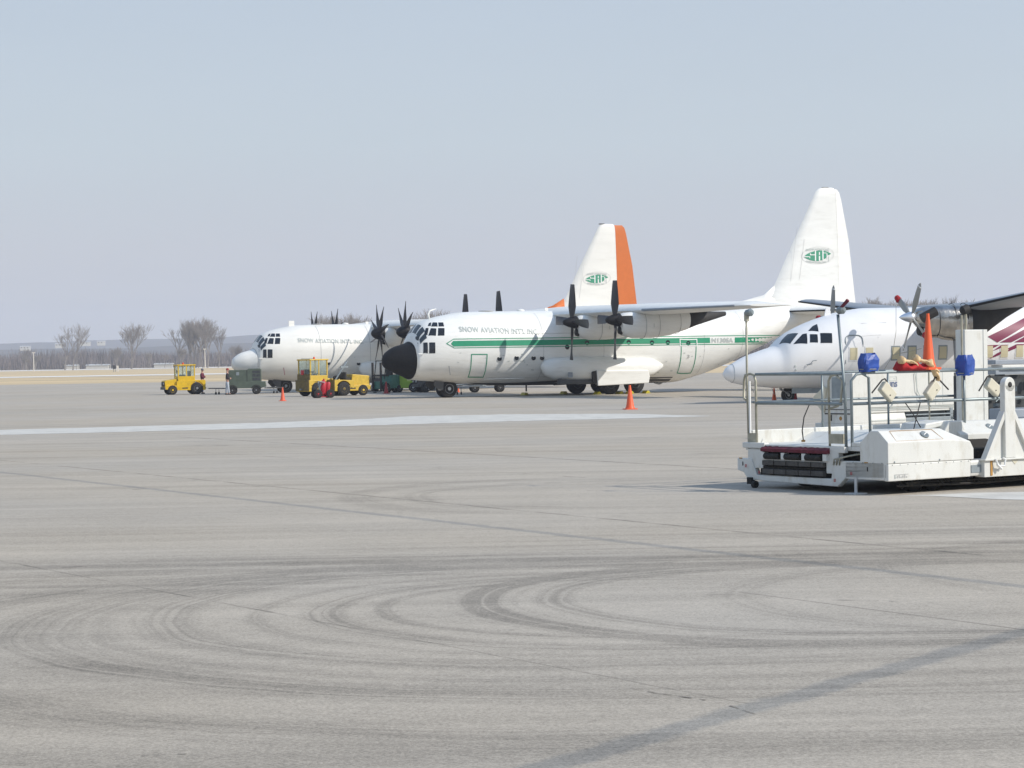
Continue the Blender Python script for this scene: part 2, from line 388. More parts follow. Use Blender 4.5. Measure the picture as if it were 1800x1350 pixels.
# terrain in one grid
xs = [-9000, -5000, -3000, -1800, -1100, -700, -450, -300, -200, -120, -60, 0, 60, 120, 200, 300, 450, 700, 1100, 1800, 3000, 5000, 9000]
ys = [-3000, -1000, -300, -50, 0, 50, 100, 150, 200, 250, 300, 350, 400, 450, 500, 550, 600, 700, 800, 900, 1000, 1100, 1200, 1300, 1500, 2000, 3000, 5000, 9000]
vs = [(x, y, terrain_z(x, y)) for y in ys for x in xs]
nx = len(xs)
fs = [(j*nx+i, j*nx+i+1, (j+1)*nx+i+1, (j+1)*nx+i) for j in range(len(ys)-1) for i in range(nx-1)]
me = bpy.data.meshes.new('grass_field'); me.from_pydata(vs, [], fs)
tag(link_mesh('grass_field', me, grass_material()), kind='structure')

ap_mat = ground_material()
rng = random.Random(3)
edge = [(x, 274+2.2*math.sin(x*0.05)+rng.uniform(-0.5, 0.5)) for x in range(-260, 300, 6)]
me = bpy.data.meshes.new('apron')
me.from_pydata([(300, -60, 0.004), (-260, -60, 0.004)][::-1]+[(x, y, 0.004) for x, y in edge[::-1]], [], [tuple(range(len(edge)+2))])
tag(link_mesh('apron', me, ap_mat), kind='structure')

def strip(name, p0, p1, w, z, mat):
    (x0, y0), (x1, y1) = p0, p1; n = 40; pts = []
    for s in (0, 1):
        for i in range(n+1):
            t = i/n if s == 0 else 1-i/n
            x = x0+(x1-x0)*t; y = y0+(y1-y0)*t+(w if s else 0)
            pts.append((x, y))
    m = len(pts)//2
    v = [(x, y, terrain_z(x, y)+z) for x, y in pts]
    f = [(i, i+1, 2*m-2-i, 2*m-1-i) for i in range(m-1)]
    me = bpy.data.meshes.new(name); me.from_pydata(v, [], f)
    return tag(link_mesh(name, me, mat), kind='structure')
strip('taxiway', (-500, 425), (500, 425), 42, 0.05, M['concrete'])
strip('runway', (-900, 900), (900, 900), 150, 0.05, M['concrete'])

# painted line across the apron, worn and tapering, with irregular edges
def ribbon(name, near, far, z, mat):
    v = [(x, y, z) for x, y in near]+[(x, y, z) for x, y in far]
    n = len(near)
    me = bpy.data.meshes.new(name); me.from_pydata(v, [], [(i, i+1, n+i+1, n+i) for i in range(n-1)])
    return tag(link_mesh(name, me, mat), kind='structure')
def lerp_poly(pts, x):
    for (a, b), (c, d) in zip(pts, pts[1:]):
        if a <= x <= c: return b+(d-b)*(x-a)/(c-a)
    return pts[-1][1] if x > pts[-1][0] else pts[0][1]
near = [(-40.0, 62.5), (-20.27, 64.09), (-15.33, 64.62), (-7.91, 66.6), (-0.02, 70.2), (3.72, 71.0), (6.6, 72.2)]
far = [(-40.0, 67.0), (-21.96, 69.45), (-16.6, 70.08), (-8.68, 73.2), (-5.06, 76.2), (-3.8, 79.0), (-0.02, 79.4), (4.07, 77.3), (6.6, 72.6)]
X = [-40+46.6*i/180 for i in range(181)]
ribbon('painted_line', [(x, lerp_poly(near, x)+rng.uniform(-.12, .12)) for x in X], [(x, lerp_poly(far, x)+rng.uniform(-.2, .2)) for x in X], 0.008, M['paint_line'])
n2 = [(5.3, 29.95), (5.79, 29.75), (6.42, 28.9), (7.4, 28.2), (9.5, 27.6), (14, 26.6)]
f2 = [(5.3, 30.0), (5.79, 30.0), (6.42, 30.3), (7.4, 30.3), (9.5, 29.6), (14, 28.6)]
X = [5.3+8.7*i/60 for i in range(61)]
ribbon('painted_line', [(x, lerp_poly(n2, x)+rng.uniform(-.02, .02)) for x in X], [(x, lerp_poly(f2, x)) for x in X], 0.008, M['paint_line'])

def joint(name, pts, w, mat, z=0.008, jit=0.3, seg=0.35, seed=1, gaps=0.0):
    """a thin irregular line on the apron following pts, w metres wide"""
    r = random.Random(seed); P = []
    for a, b in zip(pts, pts[1:]):
        a, b = Vector(a), Vector(b); n = max(1, int((b-a).length/seg))
        P += [a+(b-a)*(i/n) for i in range(n)]
    P.append(Vector(pts[-1]))
    v, f = [], []; off = 0.0
    for i, p in enumerate(P):
        d = (P[min(i+1, len(P)-1)]-P[max(i-1, 0)]).normalized(); nrm = Vector((-d.y, d.x))
        off = off*0.8+r.uniform(-1, 1)*w*jit
        hw = w*0.5*(1+r.uniform(-jit, jit)*1.2)
        a, b = p+nrm*(off+hw), p+nrm*(off-hw)
        v += [(a.x, a.y, z), (b.x, b.y, z)]
        if i and r.random() > gaps: f.append((2*i-2, 2*i-1, 2*i+1, 2*i))
    me = bpy.data.meshes.new(name); me.from_pydata(v, [], f)
    return tag(link_mesh(name, me, mat), kind='structure')
joint('crack', [(0.68, 12.83), (0.9, 12.55), (1.08, 12.35)], 0.012, M['crack'], seed=7, gaps=0.15, jit=0.6, seg=0.05)
joint('crack', [(1.16, 12.23), (1.26, 11.98), (1.31, 11.84)], 0.009, M['crack'], seed=8, gaps=0.25, jit=0.6, seg=0.05)
rr = random.Random(21)
for k in range(26):
    y = rr.uniform(9.5, 60); x = rr.uniform(-0.23, 0.23)*y; a = rr.uniform(-0.5, 0.4); l = rr.uniform(0.1, 0.5)*y/15
    joint('crack', [(x, y), (x+l*math.cos(a), y+l*math.sin(a))], 0.0006*y, M['crack'], seed=30+k, jit=0.8, seg=0.06*y/15, gaps=0.2)

# ------------------------------------------------------------------ hills
def ridge(name, y0, prof, depth, mat, seed):
    r = random.Random(seed); n = 260; vs = []; fs = []; rows = 7
    ph = [r.uniform(0, 6.28) for _ in range(8)]
    for j in range(rows):
        t = j/(rows-1)
        for i in range(n+1):
            x = -6500+13000*i/n
            hgt = prof(x)+sum(math.sin(x*0.002*(k+1.3)*1.7+ph[k])*3.2/(k+1) for k in range(8))+r.uniform(-1.0, 1.0)*(1 if j == rows-2 else 0.6)
            e = math.sin(min(1, t*1.15)*math.pi/2)**0.8
            y = y0+depth*t+40*math.sin(x*0.003+ph[0])
            vs.append((x, y, terrain_z(x, y)*0.3-3+hgt*e))
    for j in range(rows-1):
        for i in range(n): fs.append((j*(n+1)+i, j*(n+1)+i+1, (j+1)*(n+1)+i+1, (j+1)*(n+1)+i))
    me = bpy.data.meshes.new(name); me.from_pydata(vs, [], fs)
    return tag(link_mesh(name, me, mat, smooth='all'), kind='structure')
M['hill'] = material('wooded_hill', (0.05, 0.047, 0.052), 0.95, var=0.35, scale=0.012, dirt=(0.14, 0.12, 0.09), dirt_amt=0.5, stretch=(1, 1, 5))
ridge('hills', 3300, lambda x: 55+3*math.sin(x*0.0011), 900, M['hill'], 5)
ridge('hills', 2300, lambda x: 27+5*math.sin(x*0.0016+1), 500, M['hill'], 9)

# air
hz = MB().box(-4800, 4800, -400, 4700, -2.5, 120).build('haze', None)
hm = bpy.data.materials.new('haze_air'); hm.use_nodes = True
hn = hm.node_tree.nodes; hl = hm.node_tree.links
for n_ in list(hn):
    if n_.type != 'OUTPUT_MATERIAL': hn.remove(n_)
pv = hn.new('ShaderNodeVolumePrincipled')
pv.inputs['Color'].default_value = (0.80, 0.86, 1.0, 1)
pv.inputs['Density'].default_value = 0.00023
pv.inputs['Anisotropy'].default_value = 0.1
out = [n_ for n_ in hn if n_.type == 'OUTPUT_MATERIAL'][0]
hl.new(pv.outputs[0], out.inputs['Volume'])
hz.data.materials.append(hm)
tag(hz, kind='stuff')
def pchip(xs, ys):
    n = len(xs)
    h = [xs[i+1]-xs[i] for i in range(n-1)]
    d = [(ys[i+1]-ys[i])/h[i] for i in range(n-1)]
    m = [d[0]]
    for i in range(1, n-1):
        if d[i-1]*d[i] <= 0: m.append(0.0)
        else:
            w1 = 2*h[i]+h[i-1]; w2 = h[i]+2*h[i-1]
            m.append((w1+w2)/(w1/d[i-1]+w2/d[i]))
    m.append(d[-1])
    def f(x):
        if x <= xs[0]: return ys[0]
        if x >= xs[-1]: return ys[-1]
        i = 0
        while xs[i+1] < x: i += 1
        t = (x-xs[i])/h[i]
        return ((1+2*t)*(1-t)**2*ys[i] + t*(1-t)**2*h[i]*m[i] + t*t*(3-2*t)*ys[i+1] + t*t*(t-1)*h[i]*m[i+1])
    return f

class Hull:
    """A body of revolution-like hull along local x: top, bottom and half width per station, superellipse sections."""
    def __init__(self, st, n=2.15):
        xs = [s[0] for s in st]
        self.x0, self.x1, self.n = xs[0], xs[-1], n
        self.top = pchip(xs, [s[1] for s in st]); self.bot = pchip(xs, [s[2] for s in st]); self.wid = pchip(xs, [s[3] for s in st])
    def chw(self, x):
        t, b = self.top(x), self.bot(x)
        return (t+b)/2, (t-b)/2, self.wid(x)
    def pt(self, x, phi, off=0.0, side=-1):
        """phi = 0 at the crown, pi at the keel; side -1 is the near (left wing) side."""
        c, h, w = self.chw(x); h += off; w += off
        e = 2.0/self.n
        cs, sn = math.cos(phi), math.sin(phi)
        return (x, side*w*abs(sn)**e*(1 if sn >= 0 else -1), c + h*abs(cs)**e*(1 if cs >= 0 else -1))
    def phi(self, x, z):
        c, h, w = self.chw(x)
        t = max(-1.0, min(1.0, (z-c)/h))
        return math.acos(math.copysign(abs(t)**(self.n/2), t))
    def at(self, x, z, off=0.0, side=-1):
        return self.pt(x, self.phi(x, z), off, side)

HERC = Hull([(0.20,2.12,2.04,0.04),(0.26,2.34,1.80,0.24),(0.5,2.60,1.60,0.50),(0.9,2.83,1.40,0.80),(1.4,2.98,1.20,1.10),(1.76,3.12,1.04,1.34),
  (1.92,3.56,1.01,1.44),(2.30,4.06,0.97,1.60),(2.86,4.32,0.92,1.78),(3.70,4.53,0.84,1.94),(4.9,4.70,0.74,2.08),(6.3,4.74,0.65,2.14),
  (8.5,4.75,0.58,2.16),(17.6,4.76,0.56,2.16),(19.3,4.78,0.88,2.14),(21.35,4.80,1.56,2.05),(23.0,4.84,2.26,1.86),(25.0,4.88,3.12,1.5),(27.0,4.90,3.78,1.08),
  (29.0,4.86,4.18,0.62),(30.6,4.72,4.46,0.16),(30.9,4.62,4.54,0.03)])
COMM = Hull([(-0.12,1.30,1.20,0.04),(-0.04,1.44,1.08,0.15),(0.14,1.58,0.96,0.30),(0.40,1.72,0.87,0.45),(0.96,1.98,0.76,0.70),(1.8,2.24,0.68,1.0),(2.42,2.44,0.62,1.20),
  (2.62,2.66,0.61,1.30),(2.93,2.88,0.59,1.38),(3.5,3.17,0.57,1.48),(4.65,3.57,0.55,1.60),(5.8,3.85,0.55,1.66),(7.0,3.98,0.55,1.68),(16.0,4.0,0.56,1.68),(18.5,3.98,1.1,1.5),(21.5,3.9,2.3,1.0),(24.0,3.75,3.2,0.35),(24.4,3.5,3.4,0.08)])

# ------------------------------------------------------------------ decals on hulls and slabs
def decal(name, hull, quads_, mat, parent, off=0.012, nu=6, nv=4, side=-1):
    """quads_: list of four (x, z) corners; each is draped over the hull"""
    mb = MB()
    for q in quads_:
        c = [(x, hull.phi(x, z)) for x, z in q]
        vs = []
        for j in range(nv+1):
            for i in range(nu+1):
                u, v = i/nu, j/nv
                x = (c[0][0]*(1-u)+c[1][0]*u)*(1-v)+(c[3][0]*(1-u)+c[2][0]*u)*v
                p = (c[0][1]*(1-u)+c[1][1]*u)*(1-v)+(c[3][1]*(1-u)+c[2][1]*u)*v
                vs.append(hull.pt(x, p, off, side))
        mb.add(vs, [(j*(nu+1)+i, j*(nu+1)+i+1, (j+1)*(nu+1)+i+1, (j+1)*(nu+1)+i) for j in range(nv) for i in range(nu)])
    return mb.build(name, mat, parent, smooth='all')

def pane(name, hull, q, mat, parent, side=-1, off=0.014):
    """a raised glass pane with thickness"""
    c = [(x, hull.phi(x, z)) for x, z in q]; n = 3; a, b = [], []
    for j in range(n+1):
        for i in range(n+1):
            u, v = i/n, j/n
            x = (c[0][0]*(1-u)+c[1][0]*u)*(1-v)+(c[3][0]*(1-u)+c[2][0]*u)*v
            p = (c[0][1]*(1-u)+c[1][1]*u)*(1-v)+(c[3][1]*(1-u)+c[2][1]*u)*v
            a.append(hull.pt(x, p, off, side)); b.append(hull.pt(x, p, -0.02, side))
    m = n+1; f = []
    for j in range(n):
        for i in range(n): f.append((j*m+i, j*m+i+1, (j+1)*m+i+1, (j+1)*m+i))
    ring = [i for i in range(m)]+[j*m+n for j in range(1, m)]+[n*m+i for i in range(n-1, -1, -1)]+[j*m for j in range(n-1, 0, -1)]
    N_ = m*m
    f += [(ring[k], ring[(k+1) % len(ring)], ring[(k+1) % len(ring)]+N_, ring[k]+N_) for k in range(len(ring))]
    return MB().add(a+b, f).build(name, mat, parent)

def text_verts(s, size, spacing=1.0, bold=0.0):
    cu = bpy.data.curves.new('lettering', 'FONT'); cu.body = s; cu.size = size; cu.space_character = spacing; cu.offset = bold; cu.resolution_u = 3
    o = bpy.data.objects.new('lettering', cu)
    me = bpy.data.meshes.new_from_object(o)
    v = [(p.co.x, p.co.y) for p in me.vertices]; f = [tuple(p.vertices) for p in me.polygons]
    bpy.data.objects.remove(o); bpy.data.curves.remove(cu); bpy.data.meshes.remove(me)
    return v, f

def hull_text(name, hull, s, x0, z0, x1, z1, height, mat, parent, off=0.022, side=-1, bold=0.0, serif=False):
    """lettering that starts at (x0, z0) and ends at (x1, z1) on the near side"""
    v, f = text_verts(s, height/0.70, 1.05, bold)
    w = max(p[0] for p in v)
    out = []
    for px, py in v:
        t = px/w
        if side > 0: t = 1-t
        x = x0+(x1-x0)*t; z = z0+(z1-z0)*t+py
        out.append(hull.at(x, z, off, side))
    return MB().add(out, f).build(name, mat, parent)

def hull_mesh(hull, step=0.25, nseg=40, xr=None):
    x0, x1 = xr or (hull.x0, hull.x1)
    n = max(2, int((x1-x0)/step)); xs_ = [x0+(x1-x0)*i/n for i in range(n+1)]
    return MB().loft([[hull.pt(x, 2*math.pi*k/nseg) for k in range(nseg)] for x in xs_])

def wing_ring(xle, xte, y, z, th, camber=0.0):
    c = xte-xle
    up = [(0, 0), (0.02, .30), (0.08, .62), (0.2, .93), (0.4, 1.0), (0.7, .55), (1.0, 0.04)]
    lo = [(1.0, -0.04), (0.7, -.28), (0.4, -.6), (0.2, -.62), (0.08, -.45), (0.02, -.25)]
    return [(xle+c*a, y, z+b*th*0.62) for a, b in up+lo]

def fin_ring(xle, xte, z, th, kind='full'):
    c = xte-xle
    a = [(0, 0), (.04, .55), (.14, 1.0), (.74, .95), (1.0, .12)] if kind == 'full' else [(0, 0), (.05, .6), (.2, 1.0), (1.0, .92)] if kind == 'front' else [(0, .92), (.5, .5), (1.0, .08)]
    return [(xle+c*p, -t*th, z) for p, t in a]+[(xle+c*p, t*th, z) for p, t in a[::-1] if t > 0]

def blade_mesh(R, r0, chord, thick, tw0, tw1, shape='square', n=9):
    """blade along +z, prop axis along x, chord mostly along y"""
    rings = []
    for i in range(n+1):
        t = i/n; r = r0+(R-r0)*t
        if shape == 'square': c = chord*(0.45+0.55*min(1, t*3.0)); c *= 1.0 if t < .9 else 0.97; sw = 0
        elif shape == 'round': c = chord*(0.4+0.6*min(1, t*3.0))*(1 if t < .85 else math.sqrt(max(0.03, 1-((t-.85)/.155)**2))); sw = 0
        else: c = chord*(0.5+0.5*min(1, t*3.5))*(1.0-0.86*max(0, (t-0.2)/0.8)**1.3); sw = -0.10*t*t*R
        tw = math.radians(tw0+(tw1-tw0)*t)
        h = thick*(1-0.75*t)+0.006
        pts = [(-.5, 0), (-.25, .9), (.1, 1), (.5, 0.05), (.1, -.5), (-.25, -.5)]
        ring = []
        for a, b in pts:
            y, x = a*c, b*h
            ring.append((x*math.cos(tw)-y*math.sin(tw), y*math.cos(tw)+x*math.sin(tw)+sw, r))
        rings.append(ring)
    return MB().loft(rings).mesh('blade')

def wheel(parent, x, y, z, r, w, rim_mat, hub_r=0.5, name='wheel'):
    """tyre with a rim set in both faces; axle along y"""
    prof = [(-w/2+.0, r*hub_r), (-w/2, r*.72), (-w/2+.12*w, r*.93), (-w/4, r), (w/4, r), (w/2-.12*w, r*.93), (w/2, r*.72), (w/2, r*hub_r)]
    t = MB().lathe(prof, (0, 0, 0), (0, 1, 0), 24).build(name, M['tyre'], parent, smooth=True); t.location = (x, y, z)
    q = r*hub_r
    rm = MB().lathe([(-w/2-.012, q*.3), (-w/2-.01, q*.36), (-w/2+.035, q*.5), (-w/2+.03, q*.8), (-w/2-.008, q*1.02), (w/2+.008, q*1.02), (w/2-.03, q*.8), (w/2+.012, q*.3)], (0, 0, 0), (0, 1, 0), 20).build('rim', rim_mat, t, smooth=True)
    return t

def nacelle_hull(x0, x1, z, r, hz):
    """engine pod: blunt intake lip, tapering tail; rings of (x, centre z, half width, half height)"""
    return [(x0, z-.18, r*.62, hz*.62), (x0+.18, z-.22, r*.85, hz*.86), (x0+.7, z-.26, r*.98, hz*.98), (x0+1.8, z-.24, r, hz),
            (x0+2.9, z-.16, r*.97, hz*.92), (x0+3.9, z-.02, r*.85, hz*.72)]
def ring_yz(x, cz, w, h, n=20, cy=0.0, p=2.3):
    e = 2/p; r = []
    for k in range(n):
        a = 2*math.pi*k/n; c, s = math.cos(a), math.sin(a)
        r.append((x, cy+w*abs(s)**e*(1 if s >= 0 else -1), cz+h*abs(c)**e*(1 if c >= 0 else -1)))
    return r

def lens_logo(parent, cx, cz, y, w, h, name='tail_logo'):
    """green lens with the letters SAi cut out by white bars, a thin ellipse and small lettering; plane facing -y"""
    def L_(pts, m, dy, nm): 
        return MB().add([(cx+a*w, y-dy, cz+b*h) for a, b in pts], [tuple(range(len(pts)))]).build(nm, m, g)
    # backing ellipse keeps the group one part
    ell = [(0.5*math.cos(t), 0.5*math.sin(t)+0.06*math.cos(t)) for t in [2*math.pi*i/48 for i in range(48)]]
    mb = MB(); k = 0.982
    vs = [(cx+a*w, y-.004, cz+b*h) for a, b in ell]+[(cx+a*w*k, y-.004, cz+b*h*k) for a, b in ell]
    g = mb.add(vs, [(i, (i+1) % 48, 48+(i+1) % 48, 48+i) for i in range(48)]).build(name, M['panel_line'], parent)
    pts = [(-.40, -.02), (-.33, .08), (-.22, .18), (-.1, .25), (.02, .29), (.12, .29), (.22, .26), (.33, .19), (.41, .11), (.38, .06), (.315, .02), (.29, .02), (.275, -.08), (.24, -.16), (.19, -.22), (.12, -.27), (.02, -.32), (-.1, -.32), (-.22, -.28), (-.33, -.20), (-.40, -.13)]
    L_(pts, M['logo_green'], .008, 'emblem')
    bars = MB()
    def bar(a0, a1, b0, b1):
        bars.add([(cx+a*w, y-.013, cz+b*h) for a, b in ((a0, b0), (a1, b0), (a1, b1), (a0, b1))], [(0, 1, 2, 3)])
    bar(-.09, -.055, -.31, .30)      # between S and A
    bar(.14, .175, -.31, .31)        # between A and i
    bar(-.24, -.09, .01, .06); bar(-.24, -.215, .06, .12)    # S upper slot
    bar(-.42, -.235, -.10, -.055); bar(-.26, -.235, -.16, -.055)   # S lower slot
    bar(.035, .065, .02, .20); bar(.03, .07, -.31, -.03)     # A counter
    bar(.175, .27, .13, .165)        # dot of the i
    bar(.27, .295, -.2, .13)
    bars.build('letter_gap', M['decal_white'], g)
    for a_, b_ in ((.17, .44), (-.36, -.05)): MB().box(cx+.33*w, cx+.345*w, y-.013, y-.009, cz+a_*h, cz+b_*h).build('register_line', M['letter_grey'], g)
    for s, x0, x1, zc, hh, bend in (('SNOW AVIATION', -.36, .30, .31, .12, -.55), ('INTERNATIONAL, INC.', -.36, .28, -.42, .07, .55)):
        v, f = text_verts(s, hh*h/0.7, 1.1, 0.006); wd = max(p[0] for p in v); o = []
        for px, py in v:
            a = x0+(x1-x0)*px/wd; b = zc+bend*(a+.02)**2*1.0+py/h
            if bend > 0: b = zc+.38*(a+.0)**2*1.6+py/h-0.02
            o.append((cx+a*w, y-.011, cz+b*h))
        MB().add(o, f).build('lettering', M['letter_grey'], g)
    return g

# ------------------------------------------------------------------ four-engined transport aeroplane
WIN = {  # window panes as (x, z) corners read along the near side
 'eyebrow': [[(2.67,4.10),(2.79,4.13),(2.66,3.94),(2.53,3.94)], [(2.85,4.13),(3.05,4.12),(2.97,3.90),(2.67,3.91)], [(3.11,4.12),(3.35,4.12),(3.30,3.90),(3.03,3.90)]],
 'main': [[(2.39,3.82),(2.51,3.82),(2.34,3.44),(2.19,3.45)], [(2.61,3.81),(2.87,3.79),(2.75,3.40),(2.38,3.41)], [(2.97,3.81),(3.29,3.80),(3.19,3.40),(2.85,3.40)]],
 'lower': [[(1.90,3.37),(2.0,3.36),(1.91,3.14),(1.83,3.15)], [(1.79,3.03),(1.88,3.02),(1.84,2.80),(1.75,2.82)], [(2.08,3.02),(2.28,3.03),(2.26,2.45),(2.03,2.46)], [(2.36,3.03),(2.66,3.03),(2.64,2.45),(2.33,2.45)]]}

def make_transport(label, loc, rz, variant, group):
    t = thing('transport_aeroplane', label, 'aeroplane', loc, rz, group)
    W = M['white'] if variant == 1 else M['white_b']
    H = HERC
    # fuselage behind the radome
    hull_mesh(H, 0.16, 48, (1.74, H.x1)).build('fuselage', W, t, smooth='all')
    rm = hull_mesh(H, 0.06, 40, (H.x0, 1.74)).build('radome', M['radome_black'] if variant == 1 else W, t, smooth='all')
    MB().tube([H.pt(1.745, 2*math.pi*k/40, .006) for k in range(40)], 0.012, 4, closed=True).build('radome_seam', M['panel_line'], rm)
    # cockpit glazing, both sides
    for side in (-1, 1):
        for key in WIN:
            for q in WIN[key]: pane('window', H, q, M['glass'], t, side)
        # windshields: forward facing panes high on the nose
        for (xa, xb, pa, pb) in ((1.95, 2.28, 0.85, 1.08), (1.94, 2.29, 0.47, 0.76), (1.94, 2.28, 0.06, 0.38)):
            vs = []; n = 4
            for j in range(n+1):
                for i in range(n+1):
                    x = xa+(xb-xa)*i/n; p = pa+(pb-pa)*j/n
                    vs.append(H.pt(x, p, 0.012, side))
            m = n+1
            MB().add(vs, [(j*m+i, j*m+i+1, (j+1)*m+i+1, (j+1)*m+i) for j in range(n) for i in range(n)]).build('windshield', M['glass_blue'], t)
        ports = [(6.28, 2.11), (7.29, 2.13), (8.31, 2.11), (8.83, 2.10)]
        if variant == 1: ports += [(10.34, 2.68), (11.57, 2.90), (14.16, 2.90), (15.63, 2.86), (16.64, 2.86), (17.95, 2.80)]
        else: ports = [(6.55, 2.03), (8.75, 1.96), (10.9, 2.5)]
        for px, pz in ports:
            c = H.at(px, pz, 0.0, side)
            MB().lathe([(-.02, .135), (.012, .135), (.012, .10), (.004, .0)], c, (0, side, 0), 14).build('porthole', M['glass'], t)
    for side in (-1,):
        o_ = M['green'] if variant == 1 else M['panel_line']
        def outline(name, q, w, m):
            (ax, az), (bx, bz), (cx, cz), (dx, dz) = q
            decal(name, H, [[(ax, az), (bx, bz), (bx, bz-w), (ax, az-w)], [(dx, dz+w), (cx, cz+w), (cx, cz), (dx, dz)],
                            [(ax, az), (ax+w, az), (dx+w, dz), (dx, dz)], [(bx-w, bz), (bx, bz), (cx, cz), (cx-w, cz)]], m, t, .014, 4, 8)
        if variant == 1:
            outline('crew_door_outline', [(4.61, 2.38), (5.56, 2.37), (5.60, 1.08), (4.70, 1.10)], .045, M['green'])
            outline('troop_door_outline', [(17.46, 3.0), (18.47, 2.98), (18.5, 1.08), (17.5, 1.10)], .045, M['green'])
            outline('troop_door_frame', [(17.40, 3.06), (18.53, 3.04), (18.53, 2.62), (17.40, 2.64)], .05, M['decal_white'])
            # livery stripe: solid band between two thin lines, arrow head at the front
            xs_ = [3.63+(25.2-3.63)*i/40 for i in range(41)]
            def zslope(x): return 0.0
            def belly_limit(x): return H.bot(x)+0.12
            def band(name, z0, z1, m, xa, xb, off=.012):
                qs = []; n = int((xb-xa)/0.6)+1
                for i in range(n):
                    a, b = xa+(xb-xa)*i/n, xa+(xb-xa)*(i+1)/n
                    if belly_limit(b) > z0: break
                    qs.append([(a, z1), (b, z1), (b, z0), (a, z0)])
                return decal(name, H, qs, m, t, off, 2, 1)
            band('livery_band', 2.80, 3.10, M['green'], 3.63, 19.37)
            band('livery_band', 2.80, 3.10, M['green'], 21.03, 25.6)
            band('livery_line', 3.18, 3.22, M['green'], 3.66, 25.8)
            band('livery_line', 2.70, 2.74, M['green'], 3.66, 25.4)
            decal('livery_arrow', H, [[(3.50, 2.955), (3.63, 3.10), (3.63, 2.80), (3.50, 2.945)], [(3.23, 2.97), (3.66, 3.22), (3.66, 3.18), (3.30, 2.96)],
                                      [(3.23, 2.95), (3.30, 2.96), (3.66, 2.74), (3.66, 2.70)]], M['green'], t, .012, 3, 3)
            hull_text('registration', H, 'N130SA', 19.46, 2.83, 20.92, 2.83, .24, M['letter_grey'], t, bold=.012)
            hull_text('title_lettering', H, "SNOW AVIATION INT'L INC.", 4.06, 3.60, 8.68, 3.40, .28, M['letter_grey'], t, bold=.006)
            hull_text('door_numeral', H, '3', 17.85, 1.95, 18.05, 1.95, .2, M['panel_line'], t)
        else:
            outline('crew_door_outline', [(4.61, 2.38), (5.56, 2.37), (5.60, 1.08), (4.70, 1.10)], .02, M['panel_line'])
            hull_text('title_lettering', H, "SNOW AVIATION INT'L INC.", 4.43, 3.50, 9.13, 3.33, .28, M['letter_grey'], t, bold=.006)
        # small wear: scuffs, stencils and access plates
        rw = random.Random(5 if variant == 1 else 6); wm = MB(); 
        for k in range(26):
            x = rw.choice((rw.uniform(3, 8.5), rw.uniform(16, 22))); z = max(H.bot(x)+.35, rw.uniform(1.0, 2.5)); w_ = rw.uniform(.05, .16)
            n0 = len(wm.v); wm.add([H.at(x+a*w_, z+b*rw.uniform(.02, .05), .011) for a, b in ((0, 0), (1, 0), (1, 1), (0, 1))], [(0, 1, 2, 3)])
        tag(wm.build('stencil_marks', M['letter_grey'], t), kind='stuff')
        for z_ in (1.05, 3.45):
            MB().tube([H.at(xx, z_, .004) for xx in [5.7+.5*i for i in range(22)]], .008, 4).build('lap_seam', M['panel_line'], t)
        MB().tube([H.at(xx, 1.0, .02) for xx in (5.75, 6.5, 7.3, 8.1)], .03, 6).build('belly_rail', W, t, smooth='all')
        # panel seams
        seams = [8.9, 12.6, 19.0, 21.6] if variant == 1 else [6.0, 9.6]
        for sx in seams:
            w_ = 0.018 if variant == 1 else 0.03
            decal('panel_seam', H, [[(sx, 4.6), (sx+w_, 4.6), (sx+w_, .8), (sx, .8)]], M['panel_line'], t, .008, 1, 16)
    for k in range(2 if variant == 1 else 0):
        decal('belly_shade_grime', H, [[(5.0+k*6.2, .92 if k else .80), (11.2+k*6.2, .90), (11.2+k*6.2, .58), (6.0+k*5.2, .67)]], M['belly'], t, .01, 6, 2)  # dark strip paints in the shade of the unlit underside, with some grime
    # fin, rudder, dorsal fairing
    dz = 0.0
    fin = MB()
    fx = 0.0 if variant == 1 else .38; tc_ = 1.0 if variant == 1 else 1.9   # the far aeroplane has a broader rudder
    lv = [(4.7, 23.6, 29.24, .27), (5.7, 24.6, 29.24, .265), (6.3, 25.0, 29.23, .25), (8.0, 25.86, 29.22, .22), (10.0, 26.92, 29.2, .17), (11.35, 27.64, 29.18, .13), (11.75, 27.85, 29.16, .11), (11.93, 28.05, 29.1, .07), (11.99, 28.3, 28.95, .03)]
    fin.loft([fin_ring(a+fx, b+fx, z, th, 'front') for z, a, b, th in lv])
    fin.build('fin', W, t, smooth=True)
    rud = MB().loft([fin_ring(a+fx, b+fx+(tc_-1)*.55, z, th, 'rear') for z, a, b, th in ((4.86, 29.255, 30.55, .268), (8.9, 29.23, 30.1, .196), (11.3, 29.195, 29.62, .131), (11.7, 29.18, 29.5, .112), (11.9, 29.13, 29.32 if variant == 1 else 29.3, .08))])
    rud.build('rudder', M['orange'] if variant == 2 else W, t, smooth=True)
    MB().box(28.3, 28.75, -.03, .03, 11.95, 12.02).build('beacon', M['exhaust'], t)
    ds = MB()
    prof = [(20.2, 4.74), (22.9, 5.30), (24.2, 5.62), (24.9, 6.15), (25.6, 6.15), (25.6, 4.6), (20.2, 4.6)] if variant == 1 else [(20.3, 4.74), (22.9, 5.5), (24.5, 6.0), (25.35, 6.5), (25.45, 6.3), (25.2, 4.6), (21.8, 4.6)]
    rings = []
    for x, zt in prof[:4]:
        w_ = .06+.30*(x-prof[0][0])/5.0
        rings.append([(x, -w_, 4.55), (x, -w_*.55, 4.55+(zt-4.55)*.6), (x, -.05, zt-.02), (x, .05, zt-.02), (x, w_*.55, 4.55+(zt-4.55)*.6), (x, w_, 4.55)])
    ds.loft(rings).build('dorsal_fairing', W if variant == 1 else M['orange'], t, smooth='all')
